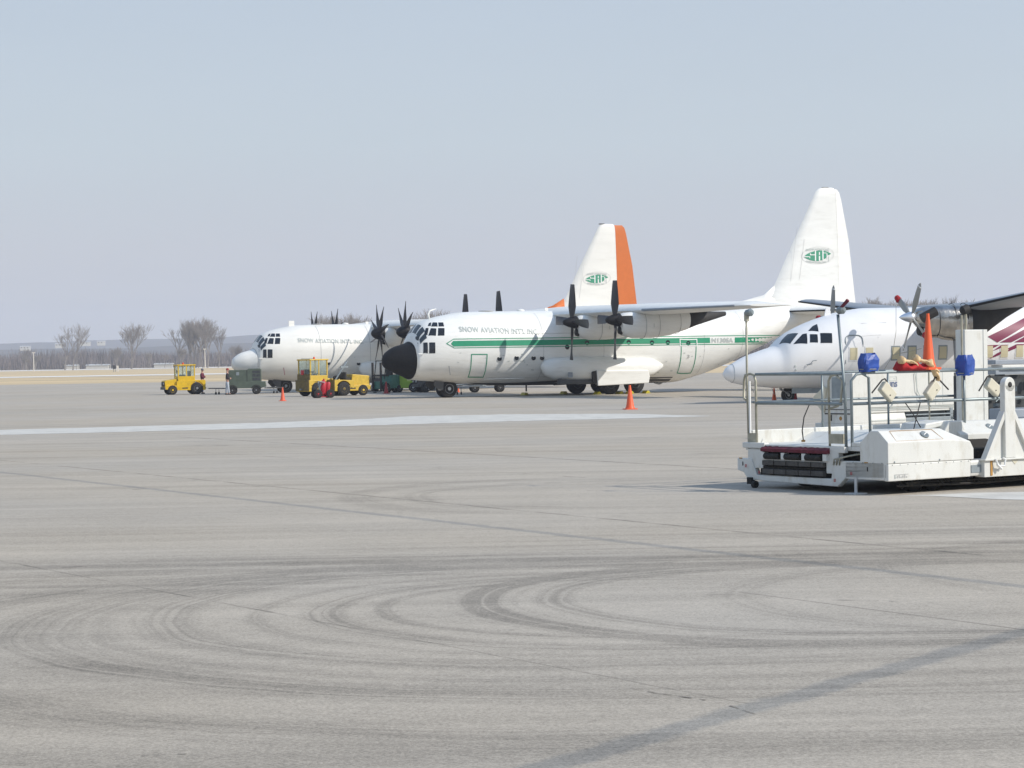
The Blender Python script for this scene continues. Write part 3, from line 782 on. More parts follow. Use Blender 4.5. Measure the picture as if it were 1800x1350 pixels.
    lens_logo(t, 27.80+fx*.4, 7.93, -.235, 2.25, 1.02)
    # fin panel seams
    fs_ = MB()
    for a, b in (((26.4, 9.6), (25.9, 6.4)), ((26.9, 8.9), (26.5, 6.5))):
        fs_.tube([(a[0], -.235, a[1]), (b[0], -.268, b[1])], .006, 4)
    fs_.build('panel_seam', M['panel_line'], t)
    # tailplane
    for s in (-1, 1):
        st = MB().loft([wing_ring(25.1, 29.3, s*.3, 4.60, .55), wing_ring(26.9, 29.15, s*7.4, 4.56, .28), wing_ring(27.4, 29.0, s*8.0, 4.56, .12)])
        so = st.build('tailplane', W, t, smooth=True)
        MB().tube([(25.08, s*.35, 4.60), (26.88, s*7.4, 4.56)], .05, 6).build('deice_boot', M['radome_black'], so)
    # wings
    for s in (-1, 1):
        wg = MB().loft([wing_ring(10.0, 15.3, 0, 4.50, .82), wing_ring(10.05, 15.2, s*4.94, 4.49, .72), wing_ring(10.35, 14.8, s*10.2, 4.48, .62), wing_ring(11.1, 14.15, s*19.6, 4.45, .36), wing_ring(11.6, 13.9, s*20.2, 4.45, .12)])
        wo = wg.build('wing', W, t, smooth=True)
        MB().tube([(10.42, s*11.2, 4.475), (11.07, s*19.6, 4.45)], [.07, .05], 8).build('leading_edge', M['deice'], wo, smooth='all')
        MB().box(14.2, 15.15, min(s*2.3, s*9.8), max(s*2.3, s*9.8), 4.30, 4.36).build('flap', M['mech_l'], wo)
        # engines
        for y in (4.94, 10.16):
            y *= s
            zc = 3.98; xo = 9.62
            rg = [ring_yz(x, cz, w_, h_, 22, y) for x, cz, w_, h_ in nacelle_hull(xo, 0, zc, .62, .70)]
            nac = MB().loft(rg).build('engine_nacelle', W, t, smooth=True)
            MB().loft([ring_yz(xo+3.88, zc-.02, .52, .5, 16, y), ring_yz(xo+4.4, zc+.05, .42, .38, 16, y), ring_yz(xo+6.2, zc+.30, .22, .12, 16, y)]).build('exhaust_cone', M['exhaust'], nac, smooth='all')
            MB().lathe([(0, .19), (.14, .24), (.2, .18)], (xo-.06, y, zc-.52), (1, 0, 0), 14).build('air_intake', M['exhaust'], nac, smooth='all')
            dl = MB()
            for sx in (1.25, 2.05, 3.3): dl.tube([p for p in ring_yz(xo+sx, zc-.255+(sx > 3)*.14, .628-(sx > 3)*.045, .708-(sx > 3)*.09, 22, y)], .012, 4, closed=True)
            dl.build('cowl_seam', M['panel_line'], nac)
            v, f = text_verts('1' if variant == 1 else '', .3) if variant == 1 else ([], [])
            if v: MB().add([(xo+1.6+px, y+s*.64, zc-.4+pz) for px, pz in v], f).build('cowl_numeral', M['letter_grey'], nac)
            pr = bpy.data.objects.new('propeller', None); COL.objects.link(pr); pr.parent = t
            pr.location = (xo-.28, y, zc+.02); pr['kind'] = 'thing'
            if variant == 1:
                sp = [(-.55, .03), (-.50, .12), (-.38, .19), (-.2, .26), (-.05, .30), (.22, .36), (.30, .30)]
                nb, off, R = 4, {-10.16: 2, -4.94: 4, 4.94: -3, 10.16: 3}[round(y, 2)], 2.05
                bm = BLADE4
            else:
                sp = [(-.62, .02), (-.56, .16), (-.42, .30), (-.2, .40), (.05, .44), (.26, .44), (.30, .3)]
                nb, off, R = 8, {-10.16: 1, -4.94: 23, 4.94: 12, 10.16: 18}[round(y, 2)], 2.05
                bm = BLADE8
            MB().lathe(sp, (0, 0, 0), (1, 0, 0), 20).build('spinner', M['black'], pr, smooth=True)
            for k in range(nb):
                bo = bpy.data.objects.new('blade', bm); COL.objects.link(bo); bo.parent = pr
                bo.rotation_euler = (math.radians(off+360/nb*k), 0, 0)
    # landing gear: nose pair, main tandem pairs, doors
    ngw = M['rim'] if variant == 1 else M['mech_l']
    for s in (-1, 1):
        wheel(t, 3.95, s*.30, .49, .49, .30, ngw, .52)
        MB().prism([(3.0, .95), (3.55, .88), (3.5, .45), (3.25, .40), (2.95, .72)], s*.62-.02, s*.62+.02).build('nose_gear_door', M['belly'], t)
        for x in (12.9, 14.45): wheel(t, x, s*2.15, .60, .60, .44, M['mech_l'], .45)
    MB().cyl((3.95, 0, .45), (4.05, 0, 1.4), .08).cyl((3.95, -.3, .49), (3.95, .3, .49), .05).build('nose_gear_leg', M['gear'], t)
    MB().tube([(3.5, -1.72, 1.25), (3.42, -1.74, 1.75)], .02, 5).build('marker_pole', M['maroon'] if variant == 2 else M['gear'], t)
    for s in (-1, 1):
        rg = []
        for x, cz, w_, h_ in ((8.75, 1.6, .05, .1), (8.95, 1.55, .35, .42), (9.5, 1.5, .52, .60), (10.5, 1.45, .68, .68), (12.0, 1.42, .74, .70), (14.6, 1.44, .72, .66), (15.6, 1.5, .52, .48), (16.3, 1.55, .1, .1)):
            rg.append(ring_yz(x, cz, w_, h_, 22, s*2.1))
        pod = MB().loft(rg).build('gear_pod', W, t, smooth='all')
        MB().prism([(9.6, .62), (11.7, .62), (11.7, .86), (10.2, .84), (9.7, .95)], s*2.2, s*2.66).build('wheel_bay', M['belly'], pod, bevel=.02)
        if variant == 1:
            MB().prism([(11.8, .50), (11.75, 1.35), (14.95, 1.33), (15.05, .98), (14.98, .60)], s*2.1+s*.70, s*2.1+s*.88).build('gear_pod_cover', W, pod, bevel=.04)
            MB().prism([(11.55, .72), (11.5, 1.28), (11.78, 1.35), (11.82, .5)], s*2.1+s*.66, s*2.1+s*.82).build('wheel_well_gap', M['exhaust'], pod)
            MB().box(10.1, 10.35, s*2.77-.02, s*2.77+.02, 1.0, 1.28).build('access_panel', M['deice'], pod)
    # top aerials and lumps
    if variant == 1: MB().tube([(3.0, 0, 4.32), (2.93, 0, 4.62), (3.05, 0, 4.80), (3.42, 0, 4.90)], [.07, .07, .05, .02], 8).build('refuelling_mast', W, t, smooth='all')
    else: MB().box(4.35, 4.75, -.03, .03, 4.6, 5.02).build('aerial', W, t)
    MB().lathe([(0, .42), (.04, .42), (.06, .35)], (6.4, 0, 4.73), (0, 0, 1), 16).build('escape_hatch', M['panel_line'], t)
    MB().lathe([(0, .25), (.08, .2), (.12, .05)], (8.5, 0, 4.74), (0, 0, 1), 12).build('dome_aerial', W, t, smooth='all')
    MB().box(10.0, 10.2, -.02, .02, 4.76, 4.92).build('aerial', W, t)
    for side in (-1, 1): 
        p = H.at(2.0, 2.4, .02, side)
        MB().tube([p, (p[0]-.05, p[1]+side*.14, p[2]+.02), (p[0]-.32, p[1]+side*.16, p[2]+.03)], .025, 6).build('pitot_probe', W, t)
    if variant == 1:
        MB().tube([(16.6, -.5, .58), (16.9, -.5, .50), (17.1, -.5, .58)], .05).build('drain_mast', M['gear'], t)
        MB().box(8.35, 8.42, -.9, -.84, .25, .62).build('blade_aerial', M['exhaust'], t)
        MB().box(11.0, 11.06, -.9, -.84, .25, .56).build('blade_aerial', M['exhaust'], t)
    return t

BLADE4 = blade_mesh(2.05, .25, .48, .09, 52, 2, 'square'); BLADE4.materials.append(M['blade_grey'])
BLADE8 = blade_mesh(2.05, .35, .30, .07, 55, 6, 'scimitar'); BLADE8.materials.append(M['blade_grey'])
plane_near = make_transport('white four-engined transport aeroplane with black nose and green stripe along its side', (-7.241, 117.74, 0), .413, 1, 'transport aeroplanes parked on the apron')
plane_far = make_transport('cream transport aeroplane with white nose and orange rudder, behind the green-striped one', (-19.545, 149.33, 0), .39, 2, 'transport aeroplanes parked on the apron')

# ------------------------------------------------------------------ commuter aeroplane at the right
def make_commuter():
    t = thing('commuter_aeroplane', 'white high-wing commuter aeroplane with maroon stripes, parked behind the cargo loader', 'aeroplane', (9.02, 91.35, 0), .27)
    t.scale = (.918, 1, 1)
    H = COMM; W = M['white_c']
    hull_mesh(H, .15, 44).build('fuselage', W, t, smooth='all')
    MB().tube([H.pt(.30, 2*math.pi*k/32, .004) for k in range(32)], .01, 4, closed=True).build('radome_seam', M['mech_l'], t)
    for side in (-1, 1):
        for q in ([(2.52,2.90),(2.72,2.93),(2.58,2.50),(2.44,2.47)], [(3.06,2.95),(3.19,2.93),(2.67,2.50),(2.47,2.46)]):
            pass
        for q in ([(3.42,2.88),(3.60,2.91),(3.47,2.48),(2.90,2.47)], [(3.71,2.87),(4.02,2.86),(3.95,2.52),(3.60,2.53)], [(4.16,2.91),(4.67,2.90),(4.60,2.49),(4.07,2.50)]):
            pane('window', H, q, M['glass'], t, side)
        pane('window', H, [(3.72,3.02),(4.02,3.22),(4.24,3.30),(4.12,2.99)], M['glass'], t, side)
        pane('windshield', H, [(2.98, 2.89), (3.29, 2.92), (2.79, 2.49), (2.49, 2.463)], M['glass_blue'], t, side)
        x = 5.14
        for x in (5.43, 6.21, 7.53, 8.35, 9.15, 9.92, 10.75, 11.55, 12.3, 13.08, 13.88, 14.7):
            w_ = .36; z0, z1 = 1.77, 2.27
            fr = pane('cabin_window_frame', H, [(x-.05, z1+.06), (x+w_+.05, z1+.06), (x+w_+.05, z0-.06), (x-.05, z0-.06)], M['mech_l'] if 7 < x < 10.4 else W, t, side, .012)
            pane('blind', H, [(x, z1), (x+w_, z1), (x+w_, z0), (x, z0)], M['blind'], fr, side, .024)
    # door outline round the first window
    dr = [(5.24, 1.62), (5.24, 2.55)]+[(5.46+.22*math.cos(a), 2.58+.22*math.sin(a)) for a in (2.8, 2.4, 2.0, 1.6)]+[(5.86+.22*math.cos(a), 2.58+.22*math.sin(a)) for a in (1.5, 1.1, .7, .3)]+[(6.08, 2.5), (6.08, 1.6)]
    MB().tube([H.at(a, b, .012) for a, b in dr], .022, 5).build('door_seal', M['steel'], t)
    sm = MB()
    for pts in ([(6.9, 3.5), (6.85, 2.7), (6.8, 1.2)], [(6.15, 3.3), (7.4, 3.32)], [(5.9, 2.75), (7.0, 2.8)]): sm.tube([H.at(a, b, .004) for a, b in pts], .007, 4)
    sm.build('panel_seam', M['panel_line'], t)
    # small markings on the nose
    for a, b in ((2.86, 1.55), (2.90, 1.40)):
        MB().lathe([(0, .05), (.012, .04)], H.at(a, b), (0, -1, 0), 8).build('static_port', M['letter_grey'], t)
    MB().tube([H.at(3.35, 1.60, .02), H.at(3.5, 1.63, .08), H.at(3.62, 1.76, .08), H.at(3.8, 1.78, .08)], .016, 5).build('pitot_probe', M['steel'], t)
    # maroon livery on the rear side
    def dq(name, q):
        (a, b, c, d) = q[0]; n = 10; vs = []
        for j in range(5):
            for i in range(n+1):
                u, v = i/n, j/4
                x = (a[0]*(1-u)+b[0]*u)*(1-v)+(d[0]*(1-u)+c[0]*u)*v; z = (a[1]*(1-u)+b[1]*u)*(1-v)+(d[1]*(1-u)+c[1]*u)*v
                vs.append(H.at(x, z, .012))
        MB().add(vs, [(j*(n+1)+i, j*(n+1)+i+1, (j+1)*(n+1)+i+1, (j+1)*(n+1)+i) for j in range(4) for i in range(n)]).build(name, M['maroon'], t, smooth='all')
    dq('livery_stripe', [[(12.42, 2.66), (14.9, 3.58), (14.9, 3.30), (12.90, 2.40)]]); dq('livery_stripe', [[(13.02, 2.40), (15.4, 3.38), (15.4, 3.10), (13.62, 2.40)]])
    dq('livery_stripe', [[(13.76, 2.40), (15.9, 3.28), (15.9, 3.0), (14.4, 2.40)]])
    dq('livery_stripe', [[(11.2, 1.55), (13.0, 2.30), (12.55, 2.30), (12.2, 2.28)]]); dq('livery_stripe', [[(10.9, 1.50), (13.5, 2.30), (13.1, 2.30), (12.2, 1.78)]])
    dq('livery_stripe', [[(12.35, 1.65), (14.4, 2.32), (13.9, 2.32), (12.9, 1.95)]])
    # wing over the cabin
    for s in (-1, 1):
        wo = MB().loft([wing_ring(9.9, 13.0, 0, 3.82, .5), wing_ring(9.9, 12.9, s*3.9, 3.86, .42), wing_ring(10.2, 12.1, s*14.0, 4.66, .20), wing_ring(10.5, 11.9, s*14.4, 4.68, .08)]).build('wing', M['deice'], t, smooth=True)
        MB().tube([(9.88, s*1.7, 3.84), (9.88, s*3.9, 3.86), (10.18, s*14.0, 4.66)], [.06, .055, .04], 8).build('leading_edge', M['radome_black'], wo, smooth='all')
        MB().box(12.0, 12.4, min(s*2, s*3.5), max(s*2, s*3.5), 3.66, 3.70).build('flap', M['mech_l'], wo)
        MB().prism([(11.0, 3.98), (13.0, 4.15), (13.3, 4.05), (13.0, 3.9)], s*7-.06, s*7+.06).build('flap_fairing', M['mech_l'], wo)
        y = s*4.0; zc = 3.42; ex = .95
        rg = [ring_yz(x+ex, cz, w_, h_, 22, y, 2.4) for x, cz, w_, h_ in ((6.45, zc+.05, .22, .22), (6.6, zc+.05, .36, .38), (7.1, zc-.02, .46, .56), (7.8, zc-.14, .52, .72), (8.6, zc-.2, .53, .76), (9.1, zc-.2, .52, .74))]
        nac = MB().loft(rg).build('engine_cowl', M['polish'], t, smooth='all')
        MB().loft([ring_yz(9.08+ex, zc-.2, .51, .73, 20, y), ring_yz(9.8+ex, zc-.1, .48, .64, 20, y), ring_yz(11.0+ex, zc+.28, .34, .28, 20, y), ring_yz(11.9+ex, zc+.5, .1, .08, 20, y)]).build('nacelle_tail', M['exhaust'], nac, smooth='all')
        MB().lathe([(0, .20), (.10, .23), (.16, .12)], (6.66+ex, y-.02, zc-.48), (1, 0, 0), 14).build('air_intake', M['exhaust'], nac, smooth='all')
        MB().lathe([(0, .26), (.2, .29), (.9, .32), (1.6, .20)], (6.82+ex, y, zc-.48), (1, 0, 0), 16).build('chin_scoop', M['polish'], nac, smooth='all')
        cs = MB()
        for sx, hh in ((7.5, .60), (8.3, .70), (8.9, .72)): cs.tube(ring_yz(sx+ex, zc-.12, .515, hh+.04, 22, y), .014, 4, closed=True)
        cs.build('cowl_seam', M['exhaust'], nac)
        pr = bpy.data.objects.new('propeller', None); COL.objects.link(pr); pr.parent = t; pr.location = (6.35+ex, y, zc+.07)
        MB().lathe([(-.62, .01), (-.5, .09), (-.3, .17), (-.1, .22), (.12, .24)], (0, 0, 0), (1, 0, 0), 20).build('spinner', M['metal'], pr, smooth='all')
        for k, a in enumerate((32, 122, 212, 302)):
            a += 0 if s < 0 else -25
            bo = bpy.data.objects.new('blade', BLADEC); COL.objects.link(bo); bo.parent = pr; bo.rotation_euler = (math.radians(a), 0, 0)
            if (s < 0 and k in (1, 3)) or (s > 0 and k == 3):
                MB().lathe([(1.34, .10), (1.4, .14), (1.62, .12), (1.70, .05)], (0, 0, 0), (0, 0, 1), 10).build('blade_cover', M['redcloth'], bo, smooth='all')
            else:
                MB().box(-.03, .03, -.125, .125, 1.44, 1.48).build('tip_band', M['decal_white'], bo)
        a = math.radians(-58)
    # tie-down ropes of the near propeller
    tips = [(6.35, -4.0-1.55*math.sin(math.radians(302)), 3.49+1.55*math.cos(math.radians(302)))]
    MB().tube([(7.2, -2.75, 4.35), (7.2, -2.7, 2.9), (7.1, -2.5, 1.9), (6.8, -2.3, 1.35)], .012, 4).build('tie_rope', M['steel_w'], t)
    MB().tube([(7.3, -4.9, 2.2), (7.2, -3.6, 2.05), (7.1, -2.55, 1.95)], .012, 4).build('tie_rope', M['steel_w'], t)
    # aerials
    MB().prism([(4.95, 3.6), (5.05, 4.0), (5.25, 4.0), (5.3, 3.6)], -.025, .025).build('aerial', W, t)
    # nose gear and main gear
    wheel(t, 3.08, 0, .32, .32, .2, M['rim'], .5)
    MB().tube([(2.5, 0, .85), (2.75, 0, .55), (3.1, -.13, .33)], .05).tube([(2.5, -.05, .8), (3.1, .13, .33)], .03).build('nose_gear_leg', M['gear'], t)
    MB().tube([(2.2, -.2, .62), (2.3, -.22, .35)], .015, 5).tube([(1.2, -.1, .7), (1.35, -.1, .45)], .012, 5).build('lower_aerial', M['mech_l'], t)
    MB().box(3.1, 5.6, -.42, -.38, .38, .62).build('nose_gear_door', M['mech_l'], t)
    for s in (-1, 1):
        for k in (0, .55): wheel(t, 9.6, s*(3.75+k*.9), .42, .42, .25, M['rim'], .5)
        MB().cyl((9.6, s*4, .42), (9.4, s*4, 2.9), .1).build('main_gear_leg', M['gear'], t)
    # fin and tailplane, out of the frame at the right
    MB().loft([fin_ring(19.2, 23.4, 3.7, .18), fin_ring(20.6, 23.9, 6.4, .14), fin_ring(21.6, 24.0, 7.6, .1)]).build('fin', W, t, smooth=True)
    for s in (-1, 1): MB().loft([wing_ring(21.9, 24.0, 0, 7.55, .3), wing_ring(22.5, 23.9, s*4.2, 7.55, .14)]).build('tailplane', W, t, smooth=True)
    return t
BLADEC = blade_mesh(1.62, .2, .27, .06, 50, 5, 'round'); BLADEC.materials.append(M['blade_light'])
commuter = make_commuter()

# ------------------------------------------------------------------ ground equipment by the far aeroplane
def tow_tractor(label, loc, rz, mat, cab=None, L=2.8, w=1.5, ht=2.1, beacon=True, open_seat=False, rear_mat=None, name='tow_tractor', hood=1.0):
    """front at local x = 0, rear at x = L"""
    t = thing(name, label, 'tractor', loc, rz)
    h = w/2
    c0, c1 = cab if cab else (L*.5, L*.72)
    MB().prism([(0, .38), (0, .62), (.12, .66), (L-.1, .62), (L, .58), (L, .30), (L*.30, .30)], -h*.9, h*.9).build('chassis', mat, t, bevel=.02)
    MB().prism([(.02, .60), (0, hood-.04), (.10, hood), (c0-.05, hood+.10), (c0+.02, .60)], -h*.72, h*.72).build('hood', mat, t, bevel=.03)
    g = MB().box(-.03, .0, -h*.62, h*.62, .58, hood-.1)
    g.build('grille', M['exhaust'], t)
    MB().box(-.06, .02, -h*.95, h*.95, .36, .54).build('bumper', M['belly'], t, bevel=.02)
    MB().lathe([(0, .07), (.04, .07)], (-.07, -h*.5, hood-.22), (1, 0, 0), 10).build('headlight', M['rim'], t); MB().lathe([(0, .07), (.04, .07)], (-.07, h*.5, hood-.22), (1, 0, 0), 10).build('headlight', M['rim'], t)
    rx, rr = L-.62, .43; fx, fr = .52, .33
    for s in (-1, 1):
        fend = [(c0-.1, .45), (c0-.1, .95), (L-.02, 1.0), (L, .9), (L, .50)]+[(rx+(rr+.07)*math.cos(a), rr+(rr+.07)*math.sin(a)) for a in [math.radians(8+164*i/8) for i in range(9)]]
        MB().prism(fend, s*h-.06*s, s*h*.55).build('fender', mat, t, bevel=.015)
        wheel(t, rx, s*(h-.12), rr, rr, .28, M['shaded_dirty_yellow'] if mat is M['yellow_b'] else M['gear'], .5)
        wheel(t, fx, s*(h-.12), fr, fr, .22, mat, .5)
        MB().box(L*.42, L*.56, s*h*.905-.01, s*h*.905+.01, .42, .5).build('step_slot', M['exhaust'], t)
    MB().box(L, L+.18, -.06, .06, .38, .48).build('hitch', M['gear'], t)
    if cab:
        q = h*.86
        MB().box(c0, c1, -q, q, .66, 1.28).build('cab_lower', mat, t, bevel=.02)
        po = MB()
        for x in (c0, c1-.07):
            for y in (-q, q-.07): po.box(x, x+.07, y, y+.07, 1.28, ht-.08)
        po.box((c0+c1)/2-.03, (c0+c1)/2+.03, -q, -q+.04, 1.28, ht-.08).box((c0+c1)/2-.03, (c0+c1)/2+.03, q-.04, q, 1.28, ht-.08)
        po.build('cab_frame', mat, t)
        MB().box(c0-.06, c1+.06, -q-.05, q+.05, ht-.09, ht).build('cab_roof', mat, t, bevel=.03)
        for a, b in ((c0+.07, (c0+c1)/2-.03), ((c0+c1)/2+.03, c1-.07)):
            for y in (-q+.015, q-.025): MB().box(a, b, y, y+.01, 1.30, ht-.1).build('window', M['pane'], t)
        for x in (c0+.02, c1-.03): MB().box(x, x+.01, -q+.07, q-.07, 1.30, ht-.1).build('window', M['pane'], t)
        MB().box(c0+.25, c0+.6, -.25, .25, 1.0, 1.4).box(c1-.35, c1-.2, -.28, .28, 1.0, 1.65).build('seat', M['exhaust'], t)
        if beacon: MB().lathe([(0, .07), (.1, .06), (.14, .03)], ((c0+c1)/2-.1, 0, ht), (0, 0, 1), 10).build('beacon', M['lamp_red'], t)
        MB().tube([(c0-.05, -q-.02, 1.6), (c0-.12, -q-.2, 1.62)], .012, 4).box(c0-.14, c0-.10, -q-.3, -q-.15, 1.5, 1.72).build('mirror', M['exhaust'], t)
    if open_seat:
        MB().box(c0-.1, c0+.35, -.45, .45, .95, 1.10).box(c0+.28, c0+.40, -.45, .45, 1.05, 1.45).build('seat', M['exhaust'], t, bevel=.04)
        MB().tube([(c0-.55, -.1, .9), (c0-.35, -.1, 1.25)], .03).lathe([(0, .2), (.03, .2), (.03, .15)], (c0-.35, -.1, 1.25), (.6, 0, 1), 14).build('steering_wheel', M['exhaust'], t)
    if rear_mat:
        MB().box(L-.02, L+.035, -h*.93, h*.93, .34, 1.0).build('rear_plate', rear_mat, t, bevel=.01)  # rear face darker than the body: shade put into the colour, besides dirt
    return t

pg = bpy.data.materials.new('cab_glass'); pg.use_nodes = True
pb = pg.node_tree.nodes['Principled BSDF']; pb.inputs['Base Color'].default_value = (.75, .85, .8, 1); pb.inputs['Roughness'].default_value = .03
pb.inputs['Transmission Weight'].default_value = 0.85; pb.inputs['IOR'].default_value = 1.05; pb.inputs['Alpha'].default_value = 0.6
M['pane'] = pg

tow_tractor('bright yellow tow tractor with cab, leftmost vehicle, facing left in front of the green cart', (-24.3, 150.6, 0), .36, M['yellow'], cab=(.92, 2.12), L=2.85, w=1.5, ht=2.10)
ct = tow_tractor('grimy yellow tow tractor with glazed cab, standing behind the red extinguisher cart', (-10.65, 134.0, 0), math.pi+.66, M['yellow_b'], cab=(1.35, 2.62), L=2.75, w=1.62, ht=2.28, rear_mat=M['shaded_dirty_yellow'])
MB().box(2.64, 2.76, -.2, .05, 1.32, 1.62).build('fuel_can', M['red'], ct, bevel=.04)
MB().box(2.63, 2.68, -.7, .7, .98, 1.36).build('rear_panel', M['shaded_dirty_yellow'], ct)
MB().tube([(2.5, .8, 1.45), (2.75, 1.0, 1.5)], .015, 4).box(2.6, 2.9, .9, 1.1, 1.47, 1.52).build('mirror', M['exhaust'], ct)
tg = tow_tractor('open yellow tow tractor with black seat and lifting arm, right of the cab tractor', (-9.02, 133.5, 0), math.pi+.52, M['yellow_b'], L=2.45, w=1.5, open_seat=True, rear_mat=M['shaded_dirty_yellow'], hood=1.22)
MB().tube([(2.1, .1, 1.0), (1.3, .1, 2.1)], .05, 6).box(1.25, 1.75, .06, .14, 1.72, 1.82).build('lifting_arm', M['mech_l'], tg)
MB().lathe([(0, .16), (.25, .16)], (1.95, -.3, 1.1), (0, 1, 0), 10).build('tank', M['exhaust'], tg)
tow_tractor('dark grey low tow tractor behind the nose wheels of the green-striped aeroplane', (-6.3, 141.0, 0), .3, M['belly'], L=3.0, w=1.5, hood=.95)

def generator_cart(label, loc, rz, mat, name='generator_cart', L=2.45):
    t = thing(name, label, 'cart', loc, rz); h = .62
    MB().prism([(0, .80), (0, 1.60), (.06, 1.66), (1.35, 1.66), (1.45, 1.74), (2.2, 1.74), (2.28, 1.68), (2.28, .80)], -h, h).build('housing', mat, t, bevel=.02)
    MB().prism([(-.1, .48), (-.1, .80), (.3, .86), (2.55, .86), (2.6, .5), (2.3, .42), (.2, .42)], -h*1.08, h*1.08).build('chassis', mat, t, bevel=.02)
    for k in range(3):
        MB().box(1.72, 2.24, -h-.015, -h+.01, .95+.24*k, 1.12+.24*k).build('louvre', M['mech'], t)
    for k in range(1): MB().box(.62, .82, -h-.012, -h, 1.30, 1.52).build('data_plate', M['mech_l'], t)
    MB().box(1.33, 1.36, -h-.012, -h, .88, 1.64).build('door_gap', M['exhaust'], t)
    for x in (.35, 1.95):
        for s in (-1, 1): wheel(t, x, s*(h-.02), .28, .28, .18, M['gear'], .5)
        for s in (-1,): MB().prism([(x+.37*math.cos(a), .28+.37*math.sin(a)) for a in [math.radians(20+140*i/6) for i in range(7)]]+[(x-.3*math.cos(a)*1.0, .28+.3*math.sin(a)) for a in [math.radians(20+140*i/6) for i in range(7)]], -h*1.1-.04, -h*1.08).build('mudguard', M['exhaust'], t)
    return t
generator_cart('dark green military generator cart on four wheels, beside the person in pale jeans', (-19.3, 146.7, 0), .08, M['olive'])
c2 = generator_cart('dark low equipment cart with pale wheels standing under the green-striped aeroplane', (-2.75, 137.3, 0), .1, M['mech'])
for o in [x for x in c2.children if x.name.startswith(('housing', 'louvre', 'data', 'door'))]: bpy.data.objects.remove(o)
MB().tube([(-1.3, 0, .5), (.1, -.3, .5)], .05).tube([(-1.3, 0, .5), (.1, .3, .5)], .05).build('drawbar', M['mech_l'], c2)

def bar_thing(label, p0, p1, r, mat, name='tow_bar'):
    t = thing(name, label, 'tow bar', p0)
    d = Vector(p1)-Vector(p0)
    MB().tube([(0, 0, 0), tuple(d)], r, 8).build('bar', mat, t)
    for q in ((0, 0, 0), tuple(d)): MB().lathe([(-.03, .09), (.03, .09)], q, (0, 0, 1), 12).build('eye', M['gear'], t)
    u = d.normalized()
    for k in (-1, 1):
        a = Vector((-u.y, u.x, 0))*.12*k+d*.5; b = Vector((a.x, a.y, -p0[2]-0+.09))
        MB().cyl(tuple(a), tuple(b), .02).build('leg', M['gear'], t); MB().lathe([(-.03, .09), (.03, .09)], tuple(b), tuple(Vector((-u.y, u.x, 0))), 12).build('small_wheel', M['tyre'], t)
    return t
bar_thing('dark tow bar linking the leftmost yellow tractor to the green cart', (-20.9, 149.0, .42), (-19.45, 147.0, .42), .04, M['mech'])
bar_thing('long dark tow bar between the green cart and the far aeroplane nose wheel', (-16.75, 147.0, .42), (-15.8, 150.4, .38), .05, M['mech'])
bar_thing('steel tow bar on the ground under the green-striped aeroplane, right of its nose wheels', (-4.6, 120.9, .45), (-1.7, 136.6, .45), .06, M['mech_l'])

def forklift(label, loc, rz, mat, low=False):
    t = thing('forklift', label, 'forklift', loc, rz)
    MB().prism([(.2, .25), (.2, .75), (.9, .75), (1.0, 1.15), (1.9, 1.15), (2.05, .9), (2.05, .3)], -.5, .5).build('body', mat, t, bevel=.04)
    MB().prism([(1.55, .3), (1.5, 1.2), (1.95, 1.15), (2.12, .8), (2.1, .35)], -.52, .52).build('counterweight', M['teal'] if not low else M['yellow_b'], t, bevel=.05)
    if not low:
        cg = MB()
        for x, x2 in ((.35, .55), (1.75, 1.6)):
            for y in (-.45, .45): cg.tube([(x, y, .9), (x2, y, 2.1)], .035, 6)
        cg.box(.5, 1.65, -.5, .5, 2.08, 2.14).build('overhead_guard', M['exhaust'], t)
        MB().box(.05, .15, -.42, -.30, .1, 2.0).box(.05, .15, .30, .42, .1, 2.0).box(.05, .13, -.42, .42, 1.1, 1.2).build('mast', M['exhaust'], t)
    else:
        cg = MB()
        for y in (-.42, .42): cg.tube([(.6, y, .75), (.5, y, 1.5), (1.5, y, 1.5), (1.7, y, 1.1)], .035, 6)
        cg.build('overhead_guard', M['exhaust'], t)
        MB().box(-.1, .02, -.4, -.3, .1, 1.35).box(-.1, .02, .3, .4, .1, 1.35).build('mast', M['exhaust'], t)
    MB().box(.9, 1.3, -.28, .28, 1.1, 1.22).box(1.28, 1.4, -.28, .28, 1.15, 1.6).build('seat', M['exhaust'], t, bevel=.03)
    for s in (-.3, .3): MB().box(-1.0, .06, s-.06, s+.06, .06, .11).build('fork', M['gear'], t)
    for s in (-1, 1):
        wheel(t, .45, s*.5, .33, .33, .22, M['rim'] if low else M['gear'], .55); wheel(t, 1.75, s*.48, .25, .25, .2, M['rim'] if low else M['gear'], .5)
    return t
forklift('dark forklift with overhead guard and teal panels, between the yellow tractor and the lime one', (-8.95, 142.2, 0), .9, M['teal'])
forklift('low lime green forklift beside the black nose of the green-striped aeroplane', (-5.95, 143.4, 0), math.pi-.25, M['lime'], low=True)

